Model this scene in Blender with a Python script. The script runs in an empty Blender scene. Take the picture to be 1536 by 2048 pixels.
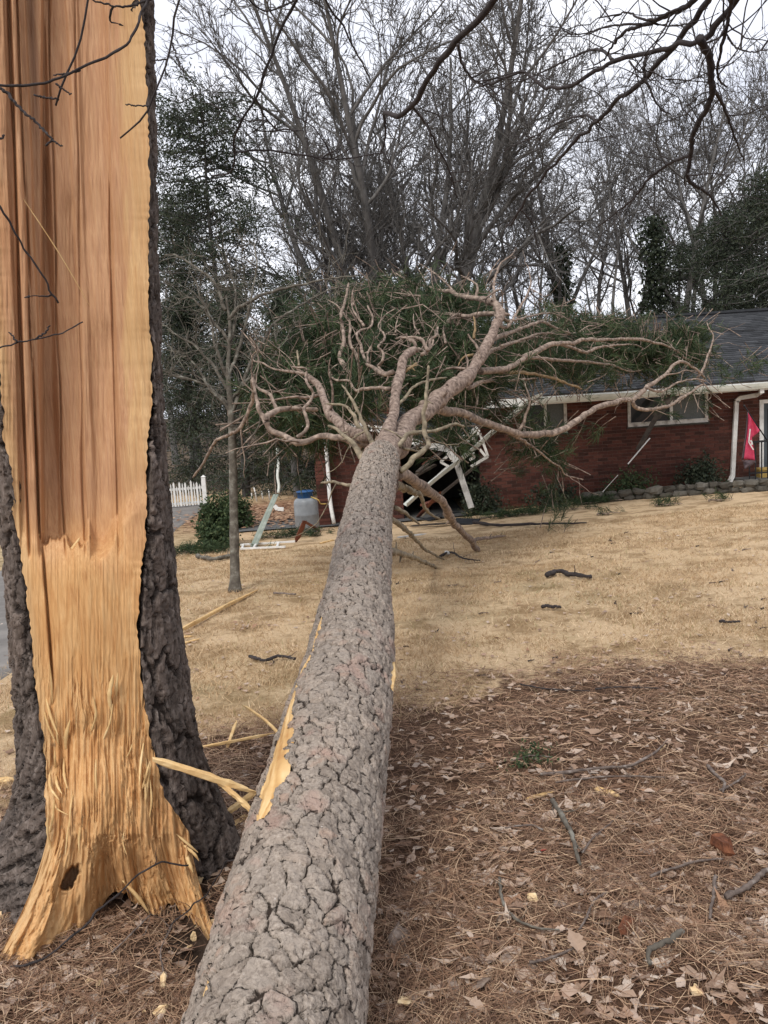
import bpy, math
import numpy as np
from mathutils import Matrix, Vector

# ---------------------------------------------------------------- camera
sc = bpy.context.scene
col = sc.collection
FPX, CX, CY = 1600.0, 768.0, 1024.0          # focal length and centre in photo pixels
PITCH, ROLL, EYE = math.radians(8.0), math.radians(-3.8), 1.7
cam_d = bpy.data.cameras.new("camera"); cam = bpy.data.objects.new("camera", cam_d); col.objects.link(cam)
cam_d.sensor_fit = 'VERTICAL'; cam_d.sensor_height = 36.0; cam_d.lens = 36.0 * FPX / 2048.0
cam_d.clip_start = 0.05; cam_d.clip_end = 2000
RM = Matrix.Rotation(math.radians(90) - PITCH, 3, 'X') @ Matrix.Rotation(ROLL, 3, 'Z')
cam.matrix_world = Matrix.Translation((0, 0, EYE)) @ RM.to_4x4()
sc.camera = cam
RN = np.array(RM)
EYEP = np.array([0.0, 0.0, EYE])

# ---------------------------------------------------------------- world, sun, exposure
world = bpy.data.worlds.new("World"); sc.world = world; world.use_nodes = True
wt = world.node_tree; wt.nodes.clear()
wo = wt.nodes.new('ShaderNodeOutputWorld'); bg = wt.nodes.new('ShaderNodeBackground')
sky = wt.nodes.new('ShaderNodeTexSky'); sky.sky_type = 'NISHITA'; sky.sun_disc = False
SUN_EL, SUN_AZ = math.radians(52), math.radians(205)     # azimuth from +Y, clockwise: behind the viewer
sky.sun_elevation = SUN_EL; sky.sun_rotation = SUN_AZ
tc = wt.nodes.new('ShaderNodeTexCoord'); mp = wt.nodes.new('ShaderNodeMapping')
mp.inputs['Scale'].default_value = (1.0, 1.0, 2.6)
nz = wt.nodes.new('ShaderNodeTexNoise'); nz.inputs['Scale'].default_value = 2.1; nz.inputs['Detail'].default_value = 7; nz.inputs['Roughness'].default_value = 0.55
cr = wt.nodes.new('ShaderNodeValToRGB')
cr.color_ramp.elements[0].position = 0.36; cr.color_ramp.elements[0].color = (0.56, 0.585, 0.665, 1)
cr.color_ramp.elements[1].position = 0.64; cr.color_ramp.elements[1].color = (0.92, 0.925, 0.96, 1)
sc_n = wt.nodes.new('ShaderNodeMix'); sc_n.data_type = 'RGBA'; sc_n.blend_type = 'MULTIPLY'; sc_n.inputs[0].default_value = 1.0
sc_n.inputs[7].default_value = (10.2, 10.2, 10.3, 1)
mx = wt.nodes.new('ShaderNodeMix'); mx.data_type = 'RGBA'; mx.inputs[0].default_value = 0.93   # cloud cover over the sky
wt.links.new(tc.outputs['Generated'], mp.inputs['Vector']); wt.links.new(mp.outputs[0], nz.inputs['Vector'])
wt.links.new(nz.outputs['Fac'], cr.inputs[0]); wt.links.new(cr.outputs[0], sc_n.inputs[6])
wt.links.new(sky.outputs[0], mx.inputs[6]); wt.links.new(sc_n.outputs[2], mx.inputs[7])
wt.links.new(mx.outputs[2], bg.inputs[0]); bg.inputs[1].default_value = 0.1
wt.links.new(bg.outputs[0], wo.inputs[0])
sun_d = bpy.data.lights.new("sun", 'SUN'); sun = bpy.data.objects.new("sun", sun_d); col.objects.link(sun)
sun_d.energy = 1.5; sun_d.angle = math.radians(20); sun_d.color = (1.0, 0.96, 0.9)
sdir = Vector((math.sin(SUN_AZ) * math.cos(SUN_EL), math.cos(SUN_AZ) * math.cos(SUN_EL), math.sin(SUN_EL)))
sun.rotation_euler = sdir.to_track_quat('Z', 'Y').to_euler(); sun.location = (0, -5, 12)
sc.view_settings.view_transform = 'Standard'; sc.view_settings.look = 'None'
sc.view_settings.gamma = 1.0; sc.view_settings.use_curve_mapping = False
sc.view_settings.exposure = 0.6
sc.render.engine = 'CYCLES'; sc.cycles.use_denoising = True; sc.cycles.max_bounces = 6
sc.cycles.transparent_max_bounces = 8

# ---------------------------------------------------------------- helpers
rng = np.random.default_rng(7)
def ray(px, py):
    return RN @ np.array([(px - CX) / FPX, -(py - CY) / FPX, -1.0])
def W(px, py, d):                 # point at camera depth d
    return EYEP + ray(px, py) * d
def WY(px, py, Y):                # point in the world plane y = Y
    r = ray(px, py); return EYEP + r * (Y / r[1])
def sstep(a, b, x):
    t = np.clip((x - a) / (b - a), 0, 1); return t * t * (3 - 2 * t)
def _h(ix, iy, iz, s):
    with np.errstate(over='ignore'):
        n = (ix.astype(np.uint32) * np.uint32(374761393) + iy.astype(np.uint32) * np.uint32(668265263)
             + iz.astype(np.uint32) * np.uint32(2147483647 - 12345) + np.uint32(s * 974711 + 77))
        n = (n ^ (n >> np.uint32(13))) * np.uint32(1274126177)
        n = (n ^ (n >> np.uint32(15))) * np.uint32(2246822519)
        n = n ^ (n >> np.uint32(16))
    return n.astype(np.float64) / 4294967295.0
def noise(x, y, z=0.0, s=0):
    x, y, z = np.broadcast_arrays(np.asarray(x, float), np.asarray(y, float), np.asarray(z, float))
    ix, iy, iz = (np.floor(v).astype(np.int64) for v in (x, y, z))
    fx, fy, fz = x - ix, y - iy, z - iz
    fx, fy, fz = (f * f * (3 - 2 * f) for f in (fx, fy, fz))
    def c(a, b, d): return _h((ix + a) & 0xffffffff, (iy + b) & 0xffffffff, (iz + d) & 0xffffffff, s)
    x00 = c(0,0,0) * (1-fx) + c(1,0,0) * fx; x10 = c(0,1,0) * (1-fx) + c(1,1,0) * fx
    x01 = c(0,0,1) * (1-fx) + c(1,0,1) * fx; x11 = c(0,1,1) * (1-fx) + c(1,1,1) * fx
    return ((x00 * (1-fy) + x10 * fy) * (1-fz) + (x01 * (1-fy) + x11 * fy) * fz) * 2 - 1
def fbm(x, y, z=0.0, s=0, o=4):
    t = 0; a = 0.5
    for k in range(o):
        t = t + a * noise(np.asarray(x) * 2**k, np.asarray(y) * 2**k, np.asarray(z) * 2**k, s + 11 * k); a *= 0.5
    return t
def voro(u, v, per=None, s=0):    # u wraps with an integer period
    iu, iv = np.floor(u).astype(np.int64), np.floor(v).astype(np.int64)
    f1 = np.full(u.shape, 9.0); f2 = np.full(u.shape, 9.0); cid = np.zeros(u.shape)
    z = np.zeros_like(iu)
    for a in (-1, 0, 1):
        for b in (-1, 0, 1):
            cu, cv = iu + a, iv + b
            wu = cu % per if per else cu & 0xffffffff
            jx, jy = _h(wu, cv & 0xffffffff, z, s), _h(wu, cv & 0xffffffff, z + 1, s)
            d = np.hypot(cu + jx - u, cv + jy - v)
            near = d < f1
            f2 = np.where(near, f1, np.minimum(f2, d))
            cid = np.where(near, _h(wu, cv & 0xffffffff, z + 2, s), cid)
            f1 = np.where(near, d, f1)
    return f1, f2, cid

def mesh_from(name, V, faces, smooth=True, attrs=None, mats=None):
    """V (n,3); faces: list of integer arrays (m,3) or (m,4)."""
    me = bpy.data.meshes.new(name)
    V = np.asarray(V, np.float32).reshape(-1, 3)
    faces = [np.asarray(f, np.int32) for f in faces if len(f)]
    lv = np.concatenate([f.reshape(-1) for f in faces])
    lt = np.concatenate([np.full(len(f), f.shape[1], np.int32) for f in faces])
    ls = np.concatenate([[0], np.cumsum(lt)[:-1]]).astype(np.int32)
    me.vertices.add(len(V)); me.vertices.foreach_set("co", V.reshape(-1))
    me.loops.add(len(lv)); me.loops.foreach_set("vertex_index", lv)
    me.polygons.add(len(lt)); me.polygons.foreach_set("loop_start", ls)
    me.polygons.foreach_set("use_smooth", np.full(len(lt), bool(smooth)))
    for k, a in (attrs or {}).items():
        at = me.attributes.new(k, 'FLOAT', 'POINT'); at.data.foreach_set("value", np.asarray(a, np.float32).reshape(-1))
    me.update(calc_edges=True); me.validate()
    return me
def obj(name, me, mat=None, parent=None, label=None, cat=None, group=None, kind=None):
    o = bpy.data.objects.new(name, me); col.objects.link(o)
    if me is not None and mat is not None and not me.materials: me.materials.append(mat)
    if parent is not None: o.parent = parent
    for k, v in (("label", label), ("category", cat), ("group", group), ("kind", kind)):
        if v: o[k] = v
    return o
def thing(name, label, cat, group=None, loc=None):
    o = obj(name, None, None, None, label, cat, group)
    if loc is not None: o.location = [float(c) for c in loc]
    o.empty_display_size = 0.1
    return o
def grid_faces(nr, nc, wrap=False, off=0):
    i = np.arange(nr - 1)[:, None]; j = np.arange(nc if wrap else nc - 1)[None, :]
    j2 = (j + 1) % nc
    return np.stack([i * nc + j, i * nc + j2, (i + 1) * nc + j2, (i + 1) * nc + j], -1).reshape(-1, 4) + off
class MB:
    """collects pieces of ONE mesh"""
    def __init__(s): s.V = []; s.F = []; s.n = 0; s.A = []
    def add(s, V, faces, a=0.0):
        V = np.asarray(V, float).reshape(-1, 3)
        for f in faces: s.F.append(np.asarray(f, int) + s.n)
        s.V.append(V); s.A.append(np.broadcast_to(np.asarray(a, float), (len(V),))); s.n += len(V)
        return s
    def box(s, lo, hi, a=0.0):
        lo, hi = np.asarray(lo, float), np.asarray(hi, float)
        c = np.array([[x, y, z] for z in (0, 1) for y in (0, 1) for x in (0, 1)])
        return s.add(lo + c * (hi - lo), [BOXF], a)
    def bar(s, p, q, w, t, a=0.0, up=(0, 0, 1)):     # box from p to q, width w, thickness t (along up)
        p, q = np.asarray(p, float), np.asarray(q, float); d = q - p; L = np.linalg.norm(d); d = d / L
        u = np.cross(d, up); 
        if np.linalg.norm(u) < 1e-3: u = np.cross(d, (0, 1, 0))
        u /= np.linalg.norm(u); v = np.cross(u, d)
        c = np.array([[x, y, z] for z in (-.5, .5) for y in (-.5, .5) for x in (0, 1)])
        return s.add(p + c[:, :1] * d * L + c[:, 1:2] * u * w + c[:, 2:] * v * t, [BOXF], a)
    def tube(s, pts, rad, sides=8, a=0.0, cap=True):
        pts = np.asarray(pts, float)[None]; rad = np.broadcast_to(np.asarray(rad, float), (pts.shape[1],))[None]
        V, F = tubes(pts, rad, sides)
        K = pts.shape[1]
        fs = [F]
        if cap: fs += [np.array([[0, i + 1, i] for i in range(1, sides - 1)]), np.array([[(K-1)*sides, (K-1)*sides + i, (K-1)*sides + i + 1] for i in range(1, sides - 1)])]
        return s.add(V, fs, a)
    def mesh(s, name, smooth=False):
        return mesh_from(name, np.concatenate(s.V), s.F, smooth, {"rnd": np.concatenate(s.A)})
    def build(s, name, mat, parent=None, smooth=False, **k):
        return obj(name, s.mesh(name, smooth), mat, parent, **k)
BOXF = np.array([[0, 2, 3, 1], [4, 5, 7, 6], [0, 1, 5, 4], [2, 6, 7, 3], [0, 4, 6, 2], [1, 3, 7, 5]])
def unit(v): return v / np.maximum(np.linalg.norm(v, axis=-1, keepdims=True), 1e-9)
def tubes(pts, rad, S):
    """pts (N,K,3), rad (N,K) -> verts, quads of N tubes"""
    N, K, _ = pts.shape
    t = np.empty_like(pts); t[:, 1:-1] = pts[:, 2:] - pts[:, :-2]; t[:, 0] = pts[:, 1] - pts[:, 0]; t[:, -1] = pts[:, -1] - pts[:, -2]
    t = unit(t)
    ref = np.where(np.abs(t.mean(1)[:, 2:3]) > 0.8, np.array([[1., 0, 0]]), np.array([[0, 0, 1.]]))[:, None, :]
    u = np.cross(t, ref); bad = np.linalg.norm(u, axis=-1, keepdims=True) < 0.05
    u = unit(np.where(bad, np.cross(t, np.array([0.3, 0.9, 0.2])), u)); v = np.cross(t, u)
    an = np.arange(S) * 2 * math.pi / S
    V = pts[:, :, None] + rad[:, :, None, None] * (np.cos(an)[None, None, :, None] * u[:, :, None] + np.sin(an)[None, None, :, None] * v[:, :, None])
    k = np.arange(K - 1)[:, None]; j = np.arange(S)[None]; j2 = (j + 1) % S
    q = np.stack([k * S + j, k * S + j2, (k + 1) * S + j2, (k + 1) * S + j], -1).reshape(-1, 4)
    F = (q[None] + (np.arange(N) * K * S)[:, None, None]).reshape(-1, 4)
    return V.reshape(-1, 3), F
def spline(P, n):
    """Catmull-Rom through rows of P (m, c) resampled to about n points by arc length"""
    P = np.asarray(P, float); m = len(P)
    if m == 2: P = np.array([P[0], (P[0] + P[1]) / 2, P[1]]); m = 3
    Q = np.vstack([2 * P[0] - P[1], P, 2 * P[-1] - P[-2]]); out = []
    for i in range(m - 1):
        p0, p1, p2, p3 = Q[i:i + 4]; t = np.linspace(0, 1, 13)[:-1, None]
        out.append(0.5 * (2 * p1 + (p2 - p0) * t + (2*p0 - 5*p1 + 4*p2 - p3) * t**2 + (3*p1 - p0 - 3*p2 + p3) * t**3))
    out = np.vstack(out + [P[-1:]])
    L = np.concatenate([[0], np.cumsum(np.linalg.norm(np.diff(out[:, :3], axis=0), axis=1))])
    s = np.linspace(0, L[-1], n)
    return np.stack([np.interp(s, L, out[:, k]) for k in range(out.shape[1])], 1)

# terrain height
def ground_z(X, Y):
    X, Y = np.asarray(X, float), np.asarray(Y, float)
    sp = np.where(Y > 40, Y - 2.5, np.log1p(np.exp(np.clip(Y - 2.5, -30, 30))) )
    z = -0.064 * np.minimum(sp, 15.5) - 0.03 * np.clip(Y - 18.5, 0, 12)
    z = z + 0.045 * np.clip(X - 1, 0, 6.5) * sstep(3, 16, Y)
    z = z + 0.02 * fbm(X * 0.5, Y * 0.5, 0, 3, 3) + 0.012 * fbm(X * 2.2, Y * 2.2, 0, 5, 2) * (Y < 30)
    # torn hollow in front of the split stump
    hx, hy = HOLE
    z = z - 0.10 * np.exp(-(((X - hx) / 0.17)**2 + ((Y - hy) / 0.17)**2))
    return z
HOLE = (-0.66, 2.46)
def G(px, py, up=0.0):            # where the ray through a photo pixel meets the ground
    r = ray(px, py); d = DSTEPS
    for _ in range(3):
        p = EYEP + r * d[:, None]; below = p[:, 2] < ground_z(p[:, 0], p[:, 1]) + up
        i = max(1, int(np.argmax(below))) if below.any() else len(d) - 1
        d = np.linspace(d[i - 1], d[i], 12)
    return EYEP + r * d[-1]
DSTEPS = 0.6 * 1.03 ** np.arange(190)

# ---------------------------------------------------------------- materials
def nmat(name):
    m = bpy.data.materials.new(name); m.use_nodes = True; t = m.node_tree; t.nodes.clear()
    o = t.nodes.new('ShaderNodeOutputMaterial'); b = t.nodes.new('ShaderNodeBsdfPrincipled')
    t.links.new(b.outputs[0], o.inputs[0]); b.inputs['Specular IOR Level'].default_value = 0.25
    return m, t, b
def N(t, kind, **k):
    n = t.nodes.new(kind)
    for a, v in k.items():
        if a in n.inputs: n.inputs[a].default_value = v
        else: setattr(n, a, v)
    return n
def ramp(t, fac, stops):
    r = t.nodes.new('ShaderNodeValToRGB'); e = r.color_ramp.elements
    while len(e) < len(stops): e.new(0.5)
    for i, (p, c) in enumerate(stops): e[i].position = p; e[i].color = (*c, 1)
    t.links.new(fac, r.inputs[0]); return r.outputs[0]
def mixc(t, fac, a, b, mode='MIX'):
    m = t.nodes.new('ShaderNodeMix'); m.data_type = 'RGBA'; m.blend_type = mode
    for s, v in ((m.inputs[0], fac), (m.inputs[6], a), (m.inputs[7], b)):
        if isinstance(v, (int, float)): s.default_value = v
        elif isinstance(v, tuple): s.default_value = (*v, 1) if len(v) == 3 else v
        else: t.links.new(v, s)
    return m.outputs[2]
def math_n(t, op, a, b=0.0):
    m = t.nodes.new('ShaderNodeMath'); m.operation = op
    for s, v in ((m.inputs[0], a), (m.inputs[1], b)):
        if isinstance(v, (int, float)): s.default_value = v
        else: t.links.new(v, s)
    return m.outputs[0]
def noise_n(t, scale, detail=4, rough=0.55, stretch=None, coord='Object', dist=0.0):
    c = t.nodes.new('ShaderNodeTexCoord'); n = t.nodes.new('ShaderNodeTexNoise')
    n.inputs['Scale'].default_value = scale; n.inputs['Detail'].default_value = detail; n.inputs['Roughness'].default_value = rough
    n.inputs['Distortion'].default_value = dist
    src = c.outputs[coord]
    if stretch:
        m = t.nodes.new('ShaderNodeMapping'); m.inputs['Scale'].default_value = stretch; t.links.new(src, m.inputs[0]); src = m.outputs[0]
    t.links.new(src, n.inputs['Vector']); return n.outputs['Fac']
def bump(t, b, h, strength=0.3, dist=0.01):
    n = t.nodes.new('ShaderNodeBump'); n.inputs['Strength'].default_value = strength; n.inputs['Distance'].default_value = dist
    t.links.new(h, n.inputs['Height']); t.links.new(n.outputs[0], b.inputs['Normal'])
def attr(t, name):
    a = t.nodes.new('ShaderNodeAttribute'); a.attribute_name = name; return a.outputs['Fac']
def simple(name, stops, scale=8, detail=5, rough=0.8, bs=0.2, bd=0.005, stretch=None, rnd=0.0, coord='Object', spec=0.25):
    m, t, b = nmat(name); f = noise_n(t, scale, detail, 0.6, stretch, coord)
    fac = f
    if rnd:
        fac = math_n(t, 'ADD', math_n(t, 'MULTIPLY', f, 1 - rnd), math_n(t, 'MULTIPLY', attr(t, 'rnd'), rnd))
    t.links.new(ramp(t, fac, stops), b.inputs['Base Color']); b.inputs['Roughness'].default_value = rough
    b.inputs['Specular IOR Level'].default_value = spec
    if bs: bump(t, b, f, bs, bd)
    return m
M = {}
# bark of the fallen trunk: grey weathered plates, red-brown inner bark with crevice shade painted in between them, pinkish flaked spots
m, t, b = nmat("pine_bark_plates")
def crisp(t, name, w0, w1, nscale, namp):      # sharp crack lines from the distance-to-crack attribute
    return ramp(t, math_n(t, 'ADD', attr(t, name), math_n(t, 'MULTIPLY', math_n(t, 'SUBTRACT', noise_n(t, nscale, 4, 0.65), 0.5), namp)), [(w0, (0, 0, 0)), (w1, (1, 1, 1))])
rn = attr(t, 'rnd')
pl = crisp(t, 'edge', 0.018, 0.06, 80, 0.22); pl2 = crisp(t, 'edge2', 0.012, 0.05, 120, 0.22)
def terrace(t, scale, steps, stretch=None):      # lifted edges of thin bark layers
    return math_n(t, 'FRACT', math_n(t, 'MULTIPLY', noise_n(t, scale, 5, 0.6, stretch), steps))
ter = terrace(t, 11, 9.0)
terl = ramp(t, ter, [(0.0, (0.55, 0.55, 0.55)), (0.10, (1, 1, 1))])
pl2 = math_n(t, 'MAXIMUM', pl2, math_n(t, 'SUBTRACT', 1.0, math_n(t, 'MULTIPLY', attr(t, 'gate'), 0.8)))
base = ramp(t, rn, [(0.0, (0.17, 0.135, 0.107)), (0.3, (0.235, 0.195, 0.16)), (0.55, (0.30, 0.253, 0.21)), (0.8, (0.325, 0.263, 0.212)), (1.0, (0.335, 0.22, 0.16))])
n1 = noise_n(t, 22, 6, 0.65); n2 = noise_n(t, 90, 4, 0.6)
base = mixc(t, ramp(t, n1, [(0.4, (0.1, 0.1, 0.1)), (0.65, (0.75, 0.75, 0.75))]), base, ramp(t, n2, [(0.34, (0.11, 0.082, 0.062)), (0.46, (0.28, 0.228, 0.182)), (0.66, (0.48, 0.405, 0.335))]), 'MIX')
fl = ramp(t, noise_n(t, 6.5, 3, 0.5), [(0.60, (0, 0, 0)), (0.70, (1, 1, 1))])
base = mixc(t, math_n(t, 'MULTIPLY', fl, 0.45), base, (0.38, 0.235, 0.185))
wf = ramp(t, noise_n(t, 60, 2, 0.5, (1, 1, 0.35)), [(0.735, (0, 0, 0)), (0.77, (1, 1, 1))])
base = mixc(t, math_n(t, 'MULTIPLY', wf, 0.55), base, (0.62, 0.58, 0.54))
base = mixc(t, 0.8, base, mixc(t, 1.0, base, terl, 'MULTIPLY'))
base = mixc(t, pl2, (0.085, 0.06, 0.045), base)
base = mixc(t, pl, (0.04, 0.027, 0.02), base)
t.links.new(base, b.inputs['Base Color']); b.inputs['Roughness'].default_value = 0.85
bump(t, b, math_n(t, 'ADD', math_n(t, 'ADD', n2, n1), math_n(t, 'ADD', math_n(t, 'MULTIPLY', pl, 2.0), math_n(t, 'ADD', pl2, math_n(t, 'MULTIPLY', ter, 0.9)))), 1.0, 0.004); M['bark'] = m
# bark of the standing stump: darker ridges, furrow colour deepened with painted shade
m, t, b = nmat("stump_bark"); rn = attr(t, 'rnd')
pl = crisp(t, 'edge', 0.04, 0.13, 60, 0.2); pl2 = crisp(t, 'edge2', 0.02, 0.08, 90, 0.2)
base = ramp(t, rn, [(0.0, (0.07, 0.054, 0.045)), (0.6, (0.13, 0.10, 0.083)), (1.0, (0.175, 0.13, 0.105))])
n1 = noise_n(t, 35, 6, 0.65, (1, 1, 0.4))
base = mixc(t, 0.6, base, ramp(t, n1, [(0.36, (0.045, 0.036, 0.03)), (0.52, (0.12, 0.095, 0.08)), (0.66, (0.27, 0.225, 0.195))]))
li = ramp(t, noise_n(t, 5, 5, 0.65), [(0.66, (0, 0, 0)), (0.72, (1, 1, 1))])
base = mixc(t, math_n(t, 'MULTIPLY', li, 0.4), base, (0.26, 0.27, 0.24))
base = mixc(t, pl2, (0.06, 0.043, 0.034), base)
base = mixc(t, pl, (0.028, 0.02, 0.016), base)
t.links.new(base, b.inputs['Base Color']); b.inputs['Roughness'].default_value = 0.9
ter = terrace(t, 9, 9.0, (1, 1, 0.35))
bump(t, b, math_n(t, 'ADD', math_n(t, 'ADD', n1, ter), math_n(t, 'ADD', pl, math_n(t, 'MULTIPLY', pl2, 0.6))), 1.0, 0.007); M['stump_bark'] = m
# torn wood, grain along z
m, t, b = nmat("torn_wood"); v = attr(t, 'tone'); 
g1 = noise_n(t, 1.0, 5, 0.6, (48, 48, 1.1)); g2 = noise_n(t, 1.0, 4, 0.65, (170, 170, 6)); g3 = noise_n(t, 2.2, 3, 0.5)
up = ramp(t, g1, [(0.25, (0.37, 0.185, 0.10)), (0.5, (0.50, 0.275, 0.155)), (0.75, (0.58, 0.345, 0.205))])
up = mixc(t, math_n(t, 'MULTIPLY', attr(t, 'ply'), 0.6), up, mixc(t, 1.0, up, (0.82, 0.74, 0.68), 'MULTIPLY'))
gw = noise_n(t, 1.0, 5, 0.6, (26, 26, 5.5), dist=1.2)
lo = ramp(t, gw, [(0.26, (0.45, 0.205, 0.068)), (0.5, (0.60, 0.325, 0.125)), (0.74, (0.70, 0.435, 0.20))])
c = mixc(t, v, lo, up)
fb = attr(t, 'fib'); c = mixc(t, fb, c, mixc(t, 1.0, c, (0.72, 0.6, 0.46), 'MULTIPLY')); c = mixc(t, math_n(t, 'MULTIPLY', attr(t, 'pale'), 0.75), c, (0.75, 0.505, 0.25))
sap = attr(t, 'sap')
c = mixc(t, sap, c, ramp(t, g1, [(0.3, (0.47, 0.27, 0.115)), (0.7, (0.66, 0.45, 0.225))]))
c = mixc(t, 0.26, c, ramp(t, g2, [(0.3, (0.24, 0.10, 0.035)), (0.55, (0.56, 0.33, 0.15)), (0.8, (0.80, 0.60, 0.33))]))
red = ramp(t, g3, [(0.52, (0, 0, 0)), (0.7, (1, 1, 1))])
c = mixc(t, math_n(t, 'MULTIPLY', red, 0.3), c, (0.47, 0.22, 0.09))
dk = attr(t, 'dark'); c = mixc(t, dk, c, (0.085, 0.045, 0.032))
t.links.new(c, b.inputs['Base Color']); b.inputs['Roughness'].default_value = 0.62
bump(t, b, g2, 0.6, 0.004); M['wood'] = m
M['splinter'] = simple("splinter_wood", [(0.25, (0.50, 0.29, 0.11)), (0.55, (0.66, 0.45, 0.21)), (0.8, (0.78, 0.60, 0.34))], 14, 5, 0.7, 0.3, 0.003)
M['chip'] = simple("wood_chip", [(0.25, (0.55, 0.36, 0.17)), (0.7, (0.80, 0.64, 0.40))], 30, 4, 0.75, 0.3, 0.003)
M['limb'] = simple("pine_limb_bark", [(0.30, (0.075, 0.055, 0.043)), (0.5, (0.23, 0.172, 0.135)), (0.70, (0.43, 0.335, 0.265))], 17, 6, 0.85, 0.8, 0.012)
M['leader'] = simple("pine_leader_bark", [(0.32, (0.075, 0.052, 0.04)), (0.5, (0.23, 0.168, 0.132)), (0.72, (0.40, 0.31, 0.252))], 24, 6, 0.85, 1.0, 0.02)
M['dead_limb'] = simple("dead_limb_wood", [(0.3, (0.075, 0.06, 0.043)), (0.5, (0.20, 0.163, 0.11)), (0.72, (0.37, 0.305, 0.21))], 15, 5, 0.85, 0.6, 0.008)
M['peeled'] = simple("peeled_limb_wood", [(0.3, (0.13, 0.09, 0.05)), (0.55, (0.27, 0.185, 0.10)), (0.75, (0.40, 0.28, 0.15))], 15, 5, 0.8, 0.5, 0.006)
M['dark_branch'] = simple("dark_branch_bark", [(0.3, (0.022, 0.018, 0.018)), (0.7, (0.06, 0.05, 0.048))], 30, 5, 0.9, 0.6, 0.004)
M['grey_bark'] = simple("grey_tree_bark", [(0.3, (0.06, 0.056, 0.052)), (0.55, (0.125, 0.118, 0.111)), (0.78, (0.20, 0.192, 0.185))], 6, 6, 0.9, 0.6, 0.02, (1, 1, 0.3))
M['young_bark'] = simple("lichened_young_bark", [(0.3, (0.06, 0.05, 0.04)), (0.52, (0.125, 0.11, 0.088)), (0.70, (0.27, 0.26, 0.22))], 12, 6, 0.9, 0.6, 0.01)
M['twig'] = simple("ground_stick_bark", [(0.3, (0.06, 0.045, 0.038)), (0.55, (0.16, 0.125, 0.105)), (0.75, (0.34, 0.31, 0.28))], 25, 5, 0.9, 0.5, 0.004)
def leafmat(name, stops, trans=0.25, rough=0.7):
    m, t, b = nmat(name)
    oi = t.nodes.new('ShaderNodeObjectInfo')
    f = math_n(t, 'FRACT', math_n(t, 'ADD', attr(t, 'rnd'), oi.outputs['Random']))
    cc = ramp(t, f, stops)
    t.links.new(cc, b.inputs['Base Color']); b.inputs['Roughness'].default_value = rough
    if trans:
        o = [n for n in t.nodes if n.type == 'OUTPUT_MATERIAL'][0]
        tr = t.nodes.new('ShaderNodeBsdfTranslucent'); t.links.new(cc, tr.inputs[0]); ms = t.nodes.new('ShaderNodeMixShader'); ms.inputs[0].default_value = trans
        t.links.new(b.outputs[0], ms.inputs[1]); t.links.new(tr.outputs[0], ms.inputs[2]); t.links.new(ms.outputs[0], o.inputs[0])
    return m
M['needles'] = leafmat("green_pine_needles", [(0, (0.02, 0.036, 0.016)), (0.5, (0.036, 0.060, 0.024)), (0.9, (0.066, 0.094, 0.038)), (1, (0.10, 0.105, 0.05))], 0.12)
M['evergreen'] = leafmat("dark_evergreen_leaves", [(0, (0.022, 0.032, 0.020)), (0.6, (0.042, 0.055, 0.034)), (1, (0.075, 0.088, 0.052))], 0.15, 0.55)
M['shrub'] = leafmat("shrub_leaves", [(0, (0.03, 0.05, 0.022)), (0.6, (0.055, 0.085, 0.035)), (1, (0.10, 0.12, 0.05))], 0.2)
M['straw'] = leafmat("dry_pine_straw", [(0, (0.07, 0.037, 0.024)), (0.35, (0.175, 0.096, 0.058)), (0.7, (0.32, 0.19, 0.115)), (1, (0.54, 0.385, 0.25))], 0.0, 0.7)
M['leaf'] = leafmat("dry_fallen_leaf", [(0, (0.20, 0.12, 0.08)), (0.3, (0.40, 0.28, 0.20)), (0.55, (0.52, 0.41, 0.33)), (0.75, (0.34, 0.19, 0.11)), (0.88, (0.60, 0.50, 0.41)), (1, (0.30, 0.22, 0.17))], 0.15)
M['deadgrass'] = leafmat("dormant_grass_blades", [(0, (0.35, 0.235, 0.13)), (0.5, (0.60, 0.435, 0.26)), (0.93, (0.75, 0.58, 0.38)), (1, (0.22, 0.2, 0.07))], 0.2)
M['far_twigs'] = simple("far_wood_twigs", [(0.3, (0.055, 0.044, 0.038)), (0.7, (0.105, 0.085, 0.075))], 0.4, 3, 0.95, 0)
M['white'] = simple("weathered_white_paint", [(0.25, (0.55, 0.54, 0.50)), (0.6, (0.74, 0.73, 0.70)), (0.85, (0.80, 0.79, 0.77))], 7, 6, 0.55, 0.1, 0.003)
M['gutter'] = simple("painted_gutter_metal", [(0.25, (0.42, 0.44, 0.38)), (0.6, (0.62, 0.63, 0.57)), (0.85, (0.74, 0.74, 0.70))], 5, 5, 0.4, 0.05, 0.003, spec=0.5)
M['alu'] = simple("tarnished_awning_metal", [(0.25, (0.16, 0.19, 0.155)), (0.6, (0.27, 0.31, 0.26)), (0.85, (0.42, 0.45, 0.40))], 9, 5, 0.5, 0.1, 0.003, spec=0.4)
M['strip'] = simple("torn_strip_wood", [(0.15, (0.40, 0.20, 0.065)), (0.5, (0.60, 0.38, 0.16)), (0.85, (0.76, 0.56, 0.30))], 18, 4, 0.7, 0.3, 0.003, rnd=0.6)
M['dirty_white'] = simple("dirty_white_paint", [(0.28, (0.16, 0.14, 0.12)), (0.5, (0.50, 0.48, 0.44)), (0.75, (0.68, 0.66, 0.62))], 6, 7, 0.65, 0.2, 0.004)
M['black_metal'] = simple("black_metal", [(0.3, (0.015, 0.015, 0.016)), (0.7, (0.03, 0.03, 0.032))], 10, 3, 0.5, 0)
M['shingle'] = simple("charcoal_shingle", [(0.2, (0.018, 0.019, 0.021)), (0.5, (0.034, 0.036, 0.039)), (0.8, (0.062, 0.064, 0.068))], 9, 6, 0.95, 0.3, 0.004, rnd=0.45)
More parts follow.
